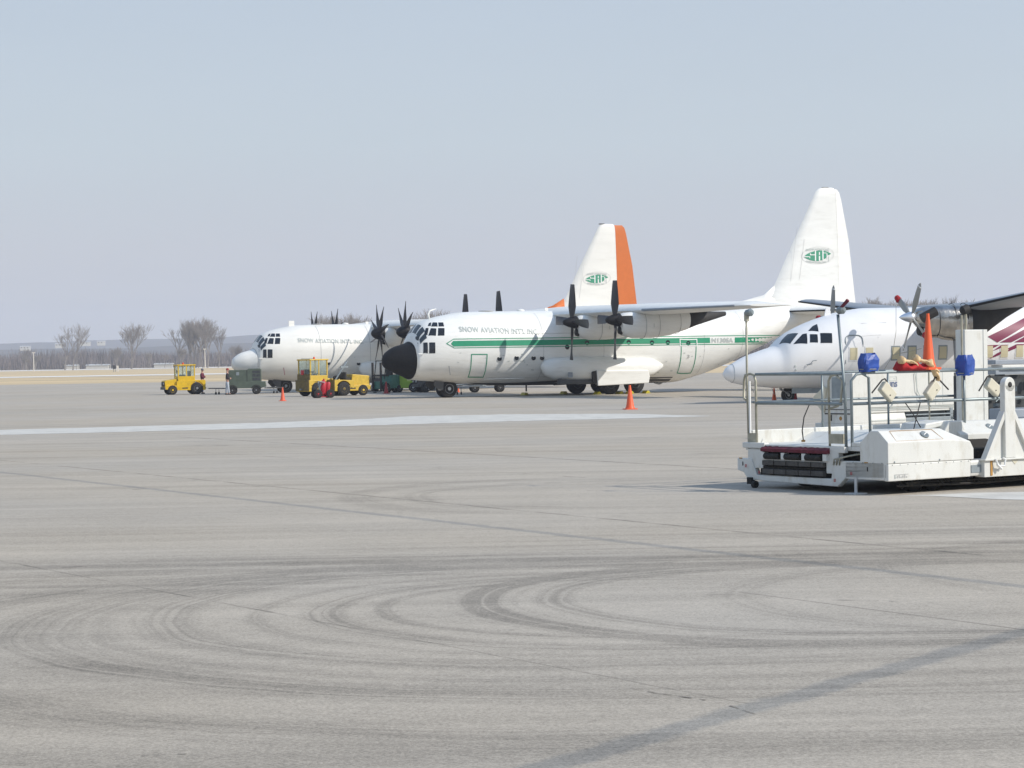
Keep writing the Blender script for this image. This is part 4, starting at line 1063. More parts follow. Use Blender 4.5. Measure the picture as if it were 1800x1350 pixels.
def extinguisher_cart():
    t = thing('fire_extinguisher_cart', 'red wheeled fire extinguisher cart with black tyres, standing in front of the cab tractor', 'fire extinguisher', (-11.0, 125.1, 0), .35)
    MB().lathe([(0, .02), (.03, .14), (.12, .19), (.78, .19), (.88, .12), (.93, .05), (1.0, .05)], (0, 0, .12), (.12, 0, 1), 16).build('cylinder', M['red'], t, smooth=True)
    MB().lathe([(0, .02), (.03, .10), (.1, .13), (.7, .13), (.78, .08)], (.33, .1, .15), (.12, 0, 1), 14).build('cylinder', M['red'], t, smooth=True)
    MB().tube([(.1, -.25, .9), (-.15, -.25, .95), (-.2, 0, .7), (-.15, .25, .95), (.1, .25, .9)], .03, 6).build('handle', M['mech_l'], t)
    MB().tube([(-.12, -.22, .85), (-.22, -.22, .6), (-.18, -.22, .3), (-.1, -.2, .2)], .045, 6).build('hose', M['steel'], t)
    MB().box(-.35, .45, -.3, .3, .05, .10).build('base_plate', M['red'], t)
    for x, y in ((-.32, -.34), (.42, -.34), (-.32, .34), (.42, .34)): wheel(t, x, y, .25, .25, .1, M['red'], .5)
    return t
extinguisher_cart()

def cone(label, loc, h, mat, rz=0.0, group='traffic cones'):
    t = thing('traffic_cone', label, 'traffic cone', loc, rz, group)
    s = h/.71
    MB().lathe([(.03*s, .145*s), (.06*s, .135*s), (.10*s, .115*s), (.66*s, .034*s), (.71*s, .028*s)], (0, 0, 0), (0, 0, 1), 24).build('cone_body', mat, t, smooth=True)
    MB().prism([(-.19*s, -.15*s), (-.15*s, -.19*s), (.15*s, -.19*s), (.19*s, -.15*s), (.19*s, .15*s), (.15*s, .19*s), (-.15*s, .19*s), (-.19*s, .15*s)], 0, .03*s, 'z').build('cone_base', mat, t)
    return t
cone('small orange traffic cone on the tarmac left of the extinguisher cart', (-12.41, 116.87, 0), .74, M['cone_faded'])
cone('large orange traffic cone alone on the tarmac, in front of the main wheels', (4.57, 83.9, 0), .95, M['cone'], .2)
cone('red traffic cone in front of the teal forklift', (-8.06, 138.4, 0), .78, M['darkred'], .3)
cone('tiny red-orange cone under the belly of the green-striped aeroplane', (-3.45, 139.0, 0), .42, M['cone'])
cone('orange cone by the commuter aeroplane nose wheel, left of it', (11.28, 93.1, 0), .62, M['cone'])
cone('dark red cone behind the commuter aeroplane nose wheel', (12.25, 93.6, 0), .62, M['darkred'])

def chock(label, loc, rz):
    t = thing('wheel_chock', label, 'wheel chock', loc, rz, 'yellow wheel chocks')
    MB().prism([(-.16, 0), (.16, 0), (.05, .16), (-.05, .16)], -.28, .28).build('block', M['chock'], t, bevel=.01)
    MB().tube([(0, -.28, .08), (.03, -.4, .03), (.3, -.42, .02)], .01, 4).build('rope', M['steel_w'], t)
    return t
U1 = Vector((math.cos(.413), math.sin(.413))); V1 = Vector((-math.sin(.413), math.cos(.413))); O1 = Vector((-7.241, 117.74))
for x, y, lb in ((12.15, -2.15, 'yellow chock ahead of the front near-side main wheel'), (13.62, -2.0, 'yellow chock between the two near-side main wheels'), (13.95, -2.6, 'yellow chock against the rear near-side main wheel, just left of the big cone'),
                 (15.2, -2.15, 'yellow chock behind the rear near-side main wheel'), (12.1, 2.15, 'yellow chock ahead of the far-side main wheels'), (15.2, 2.15, 'yellow chock behind the far-side main wheels'), (9.2, 1.2, 'yellow chock lying loose under the belly ahead of the main wheels')):
    p = O1+U1*x+V1*y; chock(lb, (p.x, p.y, 0.004), .413)

# ------------------------------------------------------------------ people
def skin_body(name, joints, edges, mat, parent, sub=1):
    """joints: (x, y, z, r)"""
    me = bpy.data.meshes.new(name); me.from_pydata([j[:3] for j in joints], edges, [])
    o = link_mesh(name, me, mat, parent)
    sk = o.modifiers.new('skin', 'SKIN'); sk.use_smooth_shade = True
    if not me.skin_vertices: 
        bpy.context.view_layer.objects.active = o
    for i, j in enumerate(joints):
        me.skin_vertices[0].data[i].radius = (j[3], j[3] if len(j) < 5 else j[4])
    me.skin_vertices[0].data[0].use_root = True
    s = o.modifiers.new('sub', 'SUBSURF'); s.levels = sub; s.render_levels = sub
    return o

def person(label, loc, rz, jacket, trousers, capm, pose):
    """faces local -y at rz = 0"""
    t = thing('person', label, 'person', loc, rz)
    J = [(0, 0, .98, .14, .11), (0, 0, 1.15, .145, .11), (0, 0, 1.38, .16, .11), (0, 0, 1.49, .06), (0, -.01, 1.56, .055), (0, -.02, 1.63, .085, .10), (0, -.01, 1.72, .075, .09)]
    E = [(0, 1), (1, 2), (2, 3), (3, 4), (4, 5), (5, 6)]
    leg = {}
    for s in (-1, 1):
        n = len(J); st = pose['step']*s
        J += [(s*.10, 0, .88, .088), (s*.11, st*.5, .50, .062), (s*.12, st, .10, .045), (s*.12, st-.13, .045, .038)]
        E += [(0, n), (n, n+1), (n+1, n+2), (n+2, n+3)]; leg[s] = n
        n = len(J); e, hnd = pose['arm'][s]
        J += [(s*.19, 0, 1.42, .058), (*e, .046), (*hnd, .036)]; E += [(2, n), (n, n+1), (n+1, n+2)]
        # mitten-sized palm and five short fingers
        hv = (Vector(hnd)-Vector(e)).normalized()
        p = Vector(hnd)+hv*.06; m = len(J); J.append((*p, .03, .018)); E.append((n+2, m))
    body = skin_body('body', J, E, M['skin'], t, 1)
    # clothes follow the body
    JJ = [(0, 0, .93, .165, .135), (0, 0, 1.15, .17, .135), (0, 0, 1.36, .185, .135), (0, 0, 1.48, .085, .08)]; EE = [(0, 1), (1, 2), (2, 3)]
    for s in (-1, 1):
        n = len(JJ); e, hnd = pose['arm'][s]; w = Vector(e).lerp(Vector(hnd), .9)
        JJ += [(s*.20, 0, 1.41, .078), (*e, .066), (*w, .054)]; EE += [(2, n), (n, n+1), (n+1, n+2)]
    skin_body('jacket', JJ, EE, jacket, t, 1)
    JT = [(0, 0, .95, .15, .125), (0, 0, .90, .15, .12)]; ET = [(0, 1)]
    for s in (-1, 1):
        st = pose['step']*s; n = len(JT)
        JT += [(s*.10, 0, .80, .105), (s*.11, st*.5, .50, .08), (s*.12, st, .09, .07)]; ET += [(1, n), (n, n+1), (n+1, n+2)]
    skin_body('trousers', JT, ET, trousers, t, 1)
    MB().lathe([(0, .098), (.04, .10), (.09, .08), (.12, .03)], (0, -.015, 1.68), (0, 0, 1), 14).box(-.07, .07, -.20, -.09, 1.68, 1.695).build('cap', capm, t, smooth=True)
    for s in (-1, 1):
        MB().box(s*.12-.045, s*.12+.045, pose['step']*s-.17, pose['step']*s+.09, 0, .085).build('shoe', M['exhaust'], t, bevel=.03)
    MB().add([(-.014, -.115, 1.62), (.014, -.115, 1.62), (0, -.15, 1.605), (0, -.11, 1.65)], [(0, 1, 2), (0, 2, 3), (1, 3, 2)]).build('nose', M['skin'], t)
    return t
person('person in maroon jacket and cap standing behind the leftmost yellow tractor, arms folded', (-22.0, 153.6, 0), 1.4, M['jacket_m'], M['navy'], M['cap'],
       {'step': .03, 'arm': {-1: ((-.25, -.05, 1.17), (.0, -.24, 1.16)), 1: ((.25, -.05, 1.17), (.02, -.22, 1.22))}})
person('person in dark jacket and pale jeans standing at the left end of the green cart', (-19.15, 145.5, 0), 1.75, M['jacket_k'], M['jeans'], M['darkred'],
       {'step': .09, 'arm': {-1: ((-.24, .02, 1.16), (-.17, -.2, 1.08)), 1: ((.24, .0, 1.16), (.18, -.22, 1.12))}})

# ------------------------------------------------------------------ cargo loader in the foreground
LO, LRZ = (5.2028, 29.9999, 0.0), 0.6
ld = thing('cargo_loader', 'white cargo loader with guard rails and rubber bumpers on its lowered platform, nearest vehicle', 'loader', LO, LRZ)
LW = M['loader']
# platform end (u = 0): stepped white end plate with bucket
MB().prism([(.02, .24), (.02, .47), (1.16, .50), (1.16, .30), (1.02, .22), (1.0, .09), (2.92, .12), (3.08, .23), (3.22, .26), (3.22, .44), (3.16, .53), (2.72, .60), (2.72, .36), (2.58, .32), (2.58, .31), (1.22, .25), (1.22, .52), (.80, .55), (.80, .24)][:0] or
           [(.03, .24), (.86, .22), (1.03, .09), (2.98, .12), (3.08, .23), (3.22, .26), (3.22, .44), (2.90, .44), (2.78, .20), (1.16, .20), (1.10, .46), (.03, .47)], 0, .10, 'x').build('end_plate', LW, ld, bevel=.012)
MB().box(.02, .12, 2.66, 3.0, .30, .62).box(.02, .12, 1.02, 1.28, .27, .58).box(.02, .10, .9, 3.05, .57, .66).box(.0, .10, 2.60, 3.1, .60, .68).build('bumper_bracket', LW, ld, bevel=.01)
MB().box(.03, .12, 1.28, 2.66, .30, .34).box(.10, .16, 1.1, 2.8, .20, .60).build('bumper_back', M['loader_dk'], ld)
MB().box(.02, .10, 1.28, 2.66, .425, .45).build('bumper_rail', LW, ld)
for k in range(5):
    y = 1.30+k*.268
    for z0, z1 in ((.355, .425), (.225, .30)): MB().box(-.03, .05, y, y+.25, z0, z1).build('bumper_block', M['bumper'], ld, bevel=.008)
for k in range(3):
    y = 1.34+k*.45
    MB().lathe([(0, .045), (.33, .045)], (-.01, y, .49), (0, 1, 0), 12).build('roller', M['loader_dk'], ld, smooth=True)
for k in range(4): MB().box(-.03, .06, 1.22+k*.45, 1.30+k*.45, .45, .545).build('roller_bracket', LW, ld)
pd = MB(); r_ = random.Random(4)
ys_ = [1.20+1.45*i/28 for i in range(29)]
pd.loft([[(-.03+r_.uniform(-.006, .006), y, .555+r_.uniform(-.004, .004)), (-.035, y, .60), (.03, y, .645+r_.uniform(-.006, .006)), (.14, y, .645), (.14, y, .56)] for y in ys_])
pd.build('maroon_pad', M['mpad'], ld)
# platform deck
MB().box(.10, 1.0, .62, 3.08, .60, .665).build('deck_plate', LW, ld, bevel=.006)
MB().prism([(1.0, .665), (1.35, .80), (8.0, .80), (8.0, .60), (1.0, .60)], .66, 3.05).build('deck_bed', LW, ld, bevel=.006)
MB().box(.14, 7.5, 3.02, 3.12, .60, .86).build('deck_curb', LW, ld, bevel=.01)
MB().box(.10, .9, .62, .84, .665, .72).box(.32, .86, .40, .98, .56, .72).build('step_box', LW, ld, bevel=.01)
# chassis
MB().box(.25, 8.0, .25, 2.9, .20, .58).build('chassis', M['loader_dk'], ld)
MB().box(.0, 1.62, .0, .08, .20, .44).build('side_skirt', LW, ld, bevel=.012)
MB().box(.0, .08, .08, .86, .21, .46).build('end_skirt', LW, ld, bevel=.01)
MB().box(1.63, 1.98, .03, .12, .20, .43).build('side_skirt', LW, ld, bevel=.03)
for x in (.9, 1.25, 3.4, 3.8):
    for y in (.45, 2.7): wheel(ld, x, y, .19, .19, .2, M['loader_dk'], .5)
un = MB(); r_ = random.Random(6)
for k in range(26):
    x = r_.uniform(.4, 4.5); y = r_.uniform(.12, .3); un.box(x, x+r_.uniform(.05, .4), y, y+.05, r_.uniform(.08, .15), r_.uniform(.15, .2))
un.tube([(.3, .15, .12), (2, .14, .09), (4, .16, .13)], .018).tube([(.6, .2, .16), (2.5, .12, .13), (5, .2, .12)], .012)
un.build('undercarriage_pipes', M['loader_dk'], ld)
# jacks and caster
MB().cyl((-.02, .63, .02), (-.02, .63, .24), .022).build('jack_leg', M['rim'], ld)
MB().box(-.13, .09, .52, .74, .0, .02).build('jack_foot', M['rim'], ld)
MB().box(-.04, .04, 2.86, 2.96, .06, .16).lathe([(-.03, .055), (.03, .055)], (-.02, 2.80, .06), (0, 1, 0), 12).build('caster', M['loader_dk'], ld)
# engine cover with sloping roof
def cover(name, u0, u1, y0, y1, z0, z1, zr, chamf, parent):
    ym = y0+(y1-y0)*.34; yn = y0+(y1-y0)*.62
    prof = [(y0, z0), (y0, z1), (ym, zr), (yn, zr), (y1, z1-.01), (y1, z0)]
    r0 = [(u0, y, z) for y, z in prof]
    ra = [(u1-chamf, y, z) for y, z in prof]
    rb = [(u1, y, min(z, z1-.03) if z < zr else z1+.01) for y, z in prof]
    rc = [(u1+.07, y, min(z, z1-.14)) for y, z in prof]
    return MB().loft([r0, ra, rb, rc]).build(name, LW, parent, bevel=.01)
cv = cover('engine_cover', .0, 1.62, .0, .56, .445, .74, .90, .42, ld)
def latch(par, u, y, z):
    MB().lathe([(0, .065), (.012, .065), (.014, .045), (.006, .0)], (u, y, z), (0, -.64, .77), 18).build('latch', M['steel'], par)
    MB().tube([(u-.03, y-.02, z+.0), (u+.03, y-.005, z+.03)], .008, 5).build('latch_handle', M['decal_white'], par)
latch(cv, .80, .088, .825)
hp = MB()
for a, b in (((.18, .02, .755), (1.10, .02, .755)), ((1.10, .02, .755), (1.02, .17, .893)), ((.2, .17, .893), (1.02, .17, .893)), ((.18, .02, .755), (.2, .17, .893))): hp.tube([a, b], .0035, 4)
hp.build('hatch_seam', M['rust'], cv)
for u in (.12, 1.0): MB().lathe([(0, .014), (.01, .01)], (u, -.0, .465), (0, -1, 0), 8).build('bolt', M['steel'], cv)
cv2 = cover('engine_cover', 2.0, 5.2, .55, 1.35, .40, .80, .98, .3, ld)
cv2.location = (0, 0, -.02)
for u in (2.75, 3.9): latch(cv2, u, .685, .885)
ov = [(2.10+.11*math.cos(a), .62+.105*math.sin(a)) for a in [math.pi/2+math.pi*i/8 for i in range(9)]]+[(2.5+.11*math.cos(a), .62+.105*math.sin(a)) for a in [-math.pi/2+math.pi*i/8 for i in range(9)]]
MB().prism(ov, .530, .548).build('access_opening', M['exhaust'], cv2)
MB().prism([(1.72, .42), (1.72, .80), (1.86, .98), (2.10, .98), (2.2, .80), (2.2, .42)], .62, 1.3).build('valve_housing', LW, ld, bevel=.02)
MB().prism([(1.45, .84), (1.5, .95), (1.9, .99), (2.0, .93)], .75, 1.25).build('hose_guard', LW, ld, bevel=.02)
# labels and marks
def mark(u, y, z, w, h, m, face='end', parent=ld):
    if face == 'end': return MB().box(-.006, .0, y, y+w, z, z+h).build('label', m, parent)
    return MB().box(u, u+w, -.006, .0, z, z+h).build('label', m, parent)
for y, z in ((3.10, .435), (.40, .445)): mark(0, y, z, .07, .014, M['rust'])
for y, z in ((3.0, .31), (2.70, .22), (1.06, .16), (.72, .27)):
    for k in range(3): mark(0, y, z+k*.016, .04, .008, M['red'])
for y in (3.08, .40): mark(0, y, .33, .018, .06, M['exhaust'])
mark(.12, 0, .235, .015, .05, M['letter_grey'], 'side')
pl_ = MB().box(.12, .38, -.004, .0, .285, .293)
for k in range(7): pl_.box(.13+.035*k, .15+.035*k, -.004, .0, .24, .262+.012*(k % 3))
tag(pl_.build('worn_plate_marks', M['panel_line'], ld), kind='stuff')
for k, (y0_, z0_) in enumerate(((.86, .50), (.92, .49), (.98, .48))):
    MB().tube([(.0, y0_+.12, .40), (-.03, y0_+.08, z0_), (.02, y0_-.04, z0_+.03), (.25, y0_-.25, .58), (.6, y0_-.3, .60)], .012, 6).build('hydraulic_hose', M['steel_w'], ld, smooth='all')
for u in [.08+.15*i for i in range(11)]: MB().lathe([(0, .008), (.006, .006)], (u, -.0, .425), (0, -1, 0), 6).build('bolt', M['steel'], ld)
for y in (.12, .3, .5, .7): MB().lathe([(0, .009), (.006, .006)], (-.0, y, .45), (-1, 0, 0), 6).build('bolt', M['steel'], ld)
MB().box(1.66, 1.92, .02, .028, .25, .36).build('warning_plate', M['mech_l'], ld)
# guard rails
R_ = .021
def rail(pts, r=R_, m='steel', nm='rail'): return MB().tube(pts, r, 8).build(nm, M[m], ld, smooth='all')
def bend(p0, p1, c, r=.1, n=5):
    return None
def hoop(y0, y1, z0, z1, x, r=.06, m='steel_w'):
    """rounded rectangular hoop in the plane x = const"""
    pts = []
    for cy, cz, a0 in ((y1-r, z1-r, 0), (y0+r, z1-r, 90), (y0+r, z0+r, 180), (y1-r, z0+r, 270)):
        for i in range(5):
            a = math.radians(a0+90*i/4); pts.append((x, cy+r*math.cos(a), cz+r*math.sin(a)))
    return MB().tube(pts, .018, 8, closed=True).build('gate_hoop', M[m], ld, smooth='all')
rail([(.08, 3.04, .66), (.08, 3.06, 1.6), (.06, 3.03, 2.60)], .017, 'steel_w', 'lamp_post')
rail([(.08, 2.86, .66), (.08, 2.86, 1.60), (.08, 2.90, 1.69), (.08, 2.98, 1.71), (.08, 3.10, 1.69), (.08, 3.13, 1.60), (.08, 3.14, 1.35), (.08, 3.06, 1.30)], .019, 'steel_w', 'gate_hoop')
MB().box(.06, .11, 2.86, 3.04, .68, .82).build('kick_plate', M['steel_w'], ld)
MB().box(.07, .09, 2.99, 3.02, .75, 1.6).build('post_liner', M['decal_white'], ld)
rail([(.08, 2.86, 1.70), (.08, 1.0, 1.70)], .021); rail([(.08, 2.86, 1.27), (.08, 1.0, 1.27)], .024)
rail([(.08, .92, .60), (.10, .95, 1.4), (.06, 1.03, 2.55)], .022, 'steel', 'lamp_post')
rail([(.08, 1.26, .66), (.08, 1.27, 1.60), (.08, 1.22, 1.67), (.08, 1.12, 1.69), (.08, .98, 1.60), (.08, 1.02, 1.30), (.08, 1.08, 1.24), (.08, 1.26, 1.20)], .018, 'steel_w', 'gate_hoop')
MB().box(.06, .11, .98, 1.26, .70, .84).build('kick_plate', M['steel_w'], ld)
rail([(.12, .84, .62), (.12, .84, 1.60), (.2, .82, 1.69), (.35, .80, 1.71), (6.5, .80, 1.73)], .021)
rail([(.12, .84, 1.27), (6.5, .82, 1.29)], .023)
rail([(.3, .80, 1.70), (.42, .80, 1.64), (.44, .80, .66)], .021, 'steel', 'rail_post')
for u in (2.35, 4.4): rail([(u, .80, 1.71), (u, .80, .80)], .018, 'steel', 'rail_post')
rail([(.25, 3.06, 1.70), (6.5, 3.06, 1.72)], .019); rail([(.2, 3.06, 1.28), (6.5, 3.06, 1.28)], .019)
for u in (1.6, 3.0): rail([(u, 3.06, 1.70), (u, 3.06, .8)], .017, 'steel', 'rail_post')
# lamps on the posts
for y, z, zz in ((3.03, 2.62, 0), (1.03, 2.60, 1)):
    l = MB().lathe([(0, .03), (.02, .05), (.10, .06), (.13, .035)], (.06, y+.02, z), (.3, -1, .15), 12).build('work_lamp', M['steel'], ld, smooth=True)
    if zz: MB().cyl((.06, y-.05, z+.03), (.10, y-.17, z+.15), .022, .028).build('lamp_cover', M['mpad'], l)
    else: MB().box(.04, .09, y-.03, y+.03, z-.12, z+.02).build('lamp_hood', M['steel_w'], l)
# control boxes on bent arms
def control_box(u, y, z, ang, flip):
    c = MB().box(-.14, .14, -.05, .05, -.085, .085).build('control_box', M['beige'], ld, bevel=.02); c.location = (u, y, z); c.rotation_euler = (0, math.radians(ang), 0)
    s = -1 if flip else 1
    a = MB().tube([(-.10*s, -.02, .09), (-.17*s, -.02, .10), (-.20*s, -.02, .05), (-.23*s, -.02, -.22)], .012, 5).build('bracket', M['exhaust'], c)
    MB().tube([(.14*s, 0, -.04), (.20*s, 0, -.08), (.18*s, 0, -.14)], .01, 5).build('cable', M['steel'], c)
    MB().lathe([(0, .01), (.012, .006)], (.04, -.05, -.03), (0, -1, 0), 8).build('screw', M['exhaust'], c)
    return c
control_box(.78, .80, 1.43, 42, False)
control_box(1.62, .74, 1.43, -45, True)
control_box(2.95, .80, 1.45, 35, False)
# tall lifting mast and stanchions
MB().box(3.42, 3.90, 1.8, 2.0, .78, 2.33).build('mast_column', LW, ld, bevel=.012)
MB().box(3.82, 3.905, 1.79, 1.80, .80, 2.33).build('mast_edge', LW, ld)
MB().cyl((3.25, 1.7, .8), (3.25, 1.7, 2.55), .016).build('lamp_post', M['steel_w'], ld)
MB().cyl((3.60, 1.95, 2.33), (3.58, 1.93, 2.62), .022).build('lamp_post', M['steel_w'], ld)
MB().lathe([(0, .04), (.03, .07), (.13, .075), (.16, .03)], (3.50, 1.95, 2.62), (1, -.2, .3), 12).build('work_lamp', M['exhaust'], ld, smooth=True)
MB().cyl((2.30, 1.6, 2.50), (2.50, 1.5, 2.61), .075, .075).build('work_lamp', M['exhaust'], ld)
MB().cyl((2.38, 1.55, .8), (2.38, 1.55, 2.55), .013).build('lamp_post', M['steel_w'], ld)
# A-frame stanchion at the near side
st = MB().box(2.28, 2.50, -.06, .04, .44, 1.50).lathe([(-.05, .11), (.05, .11)], (2.39, -.01, 1.50), (0, 1, 0), 20).build('stanchion_post', LW, ld, bevel=.012)
MB().lathe([(0, .042), (.012, .03)], (2.39, -.062, 1.50), (0, -1, 0), 14).build('pin_hole', M['exhaust'], st)
MB().prism([(1.88, .44), (1.96, .44), (2.30, 1.04), (2.28, 1.12)], -.05, .05).build('gusset', LW, ld)
MB().prism([(2.90, .44), (2.82, .44), (2.48, 1.04), (2.50, 1.12)], -.05, .05).build('gusset', LW, ld)
MB().prism([(1.95, .44), (2.28, .44), (2.28, 1.0)], .0, .012).prism([(2.50, .44), (2.83, .44), (2.50, 1.0)], .0, .012).build('gusset_web', LW, ld)
MB().box(1.86, 6.0, -.04, .14, .18, .415).box(1.84, 6.0, -.08, .2, .415, .44).build('side_beam', LW, ld, bevel=.006)
tr = MB().prism([(2.42, .405), (2.56, .405), (2.49, .34)], -.046, -.041).build('triangle_mark', M['beige'], ld)
MB().tube([(2.04, -.09, .44), (2.08, -.10, .34), (2.20, -.11, .33), (2.23, -.10, .42), (2.19, -.09, .45)], .016, 6).tube([(2.06, -.10, .36), (2.14, -.11, .29)], .018, 6).build('shackle', M['decal_white'], ld)
MB().box(1.98, 2.02, -.05, .02, .2, .42).build('hinge', M['rust'], ld)
# cables over the deck
rail([(.75, 2.4, 1.27), (.62, 2.4, 1.05), (.58, 2.4, .85), (.6, 2.4, .70)], .009, 'exhaust', 'cable')
MB().lathe([(0, .03), (.03, .03)], (.6, 2.4, .68), (0, 0, 1), 8).build('cable_gland', M['rust'], ld)
rail([(1.12, .78, 1.26), (1.25, .76, 1.1), (1.34, .7, .90)], .008, 'exhaust', 'cable'); rail([(1.42, .78, 1.26), (1.3, .74, 1.05), (1.16, .66, .88)], .008, 'exhaust', 'cable')
# machinery behind the right-hand rail
r_ = random.Random(12); mc = MB(); mc2 = MB()
for k in range(70):
    u = r_.uniform(4.5, 7.6); y = r_.uniform(2.0, 2.9); z = r_.uniform(.85, 1.65); a, b, c = r_.uniform(.03, .28), r_.uniform(.05, .2), r_.uniform(.02, .14)
    (mc if r_.random() < .62 else mc2).box(u, u+a, y, y+b, z, z+c)
for k in range(9): mc.lathe([(0, .07), (.05, .075), (.1, .07)], (r_.uniform(4.6, 7.4), r_.uniform(2, 2.3), r_.uniform(.95, 1.6)), (0, 1, 0), 12)
mc.box(4.4, 7.8, 2.9, 3.0, .8, 1.6)
tag(mc.build('machinery', M['mech'], ld), kind='stuff'); tag(mc2.build('machinery', M['mech_l'], ld), kind='stuff')
for z in (1.62, 1.78): MB().box(4.2, 5.5, 1.9, 2.1, z, z+.07).build('roller_beam', M['deice'], ld, bevel=.01)
for u0 in (4.3, 5.25): MB().box(u0, u0+.85, 1.85, 2.1, 1.70, 1.77).build('roller_tray', LW, ld, bevel=.01)
MB().box(4.35, 5.3, 1.7, 2.2, .85, 1.08).build('battery_box', M['deice'], ld, bevel=.02)

# things on the rail
def local(u, y, z):
    c, s = math.cos(LRZ), math.sin(LRZ)
    return (LO[0]+u*c-y*s, LO[1]+u*s+y*c, z)
rail_cone = cone('tall orange cone standing on the loader guard rail beside the tan gloves', local(1.62, .80, 1.735), .82, M['cone'], .5)
rail_cone.scale = (.66, .66, 1)
def tarp_box(label, u, y, z, w, d, h, seed, droop, rz):
    r = random.Random(seed); rings = []
    t = thing('covered_lamp', label, 'blue cover', local(u, y, z), LRZ+rz)
    for k, (zz, f) in enumerate(((0, .82), (.06, .98), (h*.5, 1.0), (h*.75, .96), (h, .72))):
        ring = []
        for i in range(16):
            a = 2*math.pi*i/16; e = .45
            x_ = w/2*f*math.copysign(abs(math.cos(a))**e, math.cos(a)); y_ = d/2*f*math.copysign(abs(math.sin(a))**e, math.sin(a))
            q = 1+r.uniform(-.07, .07)
            ring.append((x_*q+r.uniform(-.006, .006), y_*q, zz+r.uniform(-.012, .012)+(droop*abs(math.cos(a))*.04 if k == 4 else 0)))
        rings.append(ring)
    MB().loft(rings).build('vinyl_cover', M['blue'], t)
    MB().tube([(w/2*math.cos(a)*.97, d/2*math.sin(a)*.97, .03) for a in [2*math.pi*i/16 for i in range(16)]], .006, 4, closed=True).build('tie_cord', M['steel_w'], t)
    return t
tarp_box('bright blue vinyl cover sitting on the loader rail at its left corner', .42, .80, 1.73, .30, .20, .22, 1, 1, 0)
tarp_box('dark blue vinyl cover tied over the rail in front of the white mast', 2.35, .78, 1.64, .30, .22, .30, 2, 0, .3)
# red satchel with gloves
sg = thing('red_bag', 'red fabric bag lying on the loader rail under the tan gloves', 'bag', local(1.0, .80, 1.72), LRZ)
r_ = random.Random(9); rg = []
for i in range(13):
    u = .62*i/12; hh = (.12+.05*math.sin(i*1.3)+.02*r_.random())*(0.55 if i in (0, 12) else 1)*(1-.35*i/12)
    rg.append([(u, .11*math.cos(a)*(1+r_.uniform(-.1, .1)), .005+max(0, .5+.5*math.sin(a))*hh) for a in [2*math.pi*k/12 for k in range(12)]])
MB().loft(rg).build('fabric', M['redcloth'], sg, smooth='all')
def glove(label, u, y, z, rz, tilt, seed):
    t = thing('work_glove', label, 'glove', local(u, y, z), LRZ+rz, 'tan work gloves on the loader rail')
    J = [(0, 0, 0, .045, .03), (.10, 0, .015, .05, .028), (.17, 0, .02, .052, .026)]; E = [(0, 1), (1, 2)]
    for k, (dy, l) in enumerate(((-.04, .085), (-.014, .10), (.012, .095), (.036, .075))):
        n = len(J); J += [(.19, dy, .02, .016), (.19+l*.55, dy*1.15, .015+.004*k, .0145), (.19+l, dy*1.2, -.015+.006*k, .012)]; E += [(2, n), (n, n+1), (n+1, n+2)]
    n = len(J); J += [(.09, -.05, .02, .018), (.14, -.095, .01, .014)]; E += [(1, n), (n, n+1)]
    g = skin_body('glove_body', J, E, M['glove'], t, 1); g.rotation_euler = (0, math.radians(tilt), 0)
    MB().lathe([(-.07, .062), (-.02, .05), (.0, .048)], (0, 0, 0), (1, 0, 0), 12).build('cuff', M['glove'], g, smooth='all')
    return t
glove('tan work glove with curled fingers at the left end of the red bag', 1.04, .72, 1.87, .1, 14, 1)
glove('tan work glove lying across the middle of the red bag, pointing at the cone', 1.36, .74, 1.88, -.1, 22, 2)
glove('tan work glove drooping over the rail at the foot of the cone', 1.56, .70, 1.80, .15, 55, 3)

# ------------------------------------------------------------------ ground power unit behind the loader
G0 = (7.9586, 50.5306, 0.0)
gp = thing('ground_power_unit', 'white boxy ground power unit with a tapered shaded end, behind the loader rails', 'power unit', G0, .6)
# lower skirt and tapered end column
MB().box(.0, 6.0, .0, 1.31, .18, .36).build('base_skirt', LW, gp, bevel=.015)
MB().prism([(0.0, .36), (0.0, 1.54), (1.0, 1.54), (.95, .85), (1.0, .62), (1.12, .36)], .0, .5, 'x').build('end_column', LW, gp, bevel=.01)
MB().box(-.015, .0, .1, .95, .575, .60).box(-.012, .0, .1, .98, .68, .695).build('end_seam', M['exhaust'], gp)
MB().box(-.02, .0, .72, .78, .42, .56).build('vent_slot', M['exhaust'], gp); MB().lathe([(0, .05), (.015, .035)], (0, .42, .48), (-1, 0, 0), 12).build('socket', M['rust'], gp)
MB().box(-.01, .0, .3, .7, .85, 1.45).build('door_recess', M['mech_l'], gp)
MB().prism([(.98, .62), (1.32, .92), (1.28, 1.0), (.92, 1.24), (.85, 1.2), (.95, .62)], -.06, .16, 'x').build('sloping_fairing', M['beige'], gp, bevel=.01)
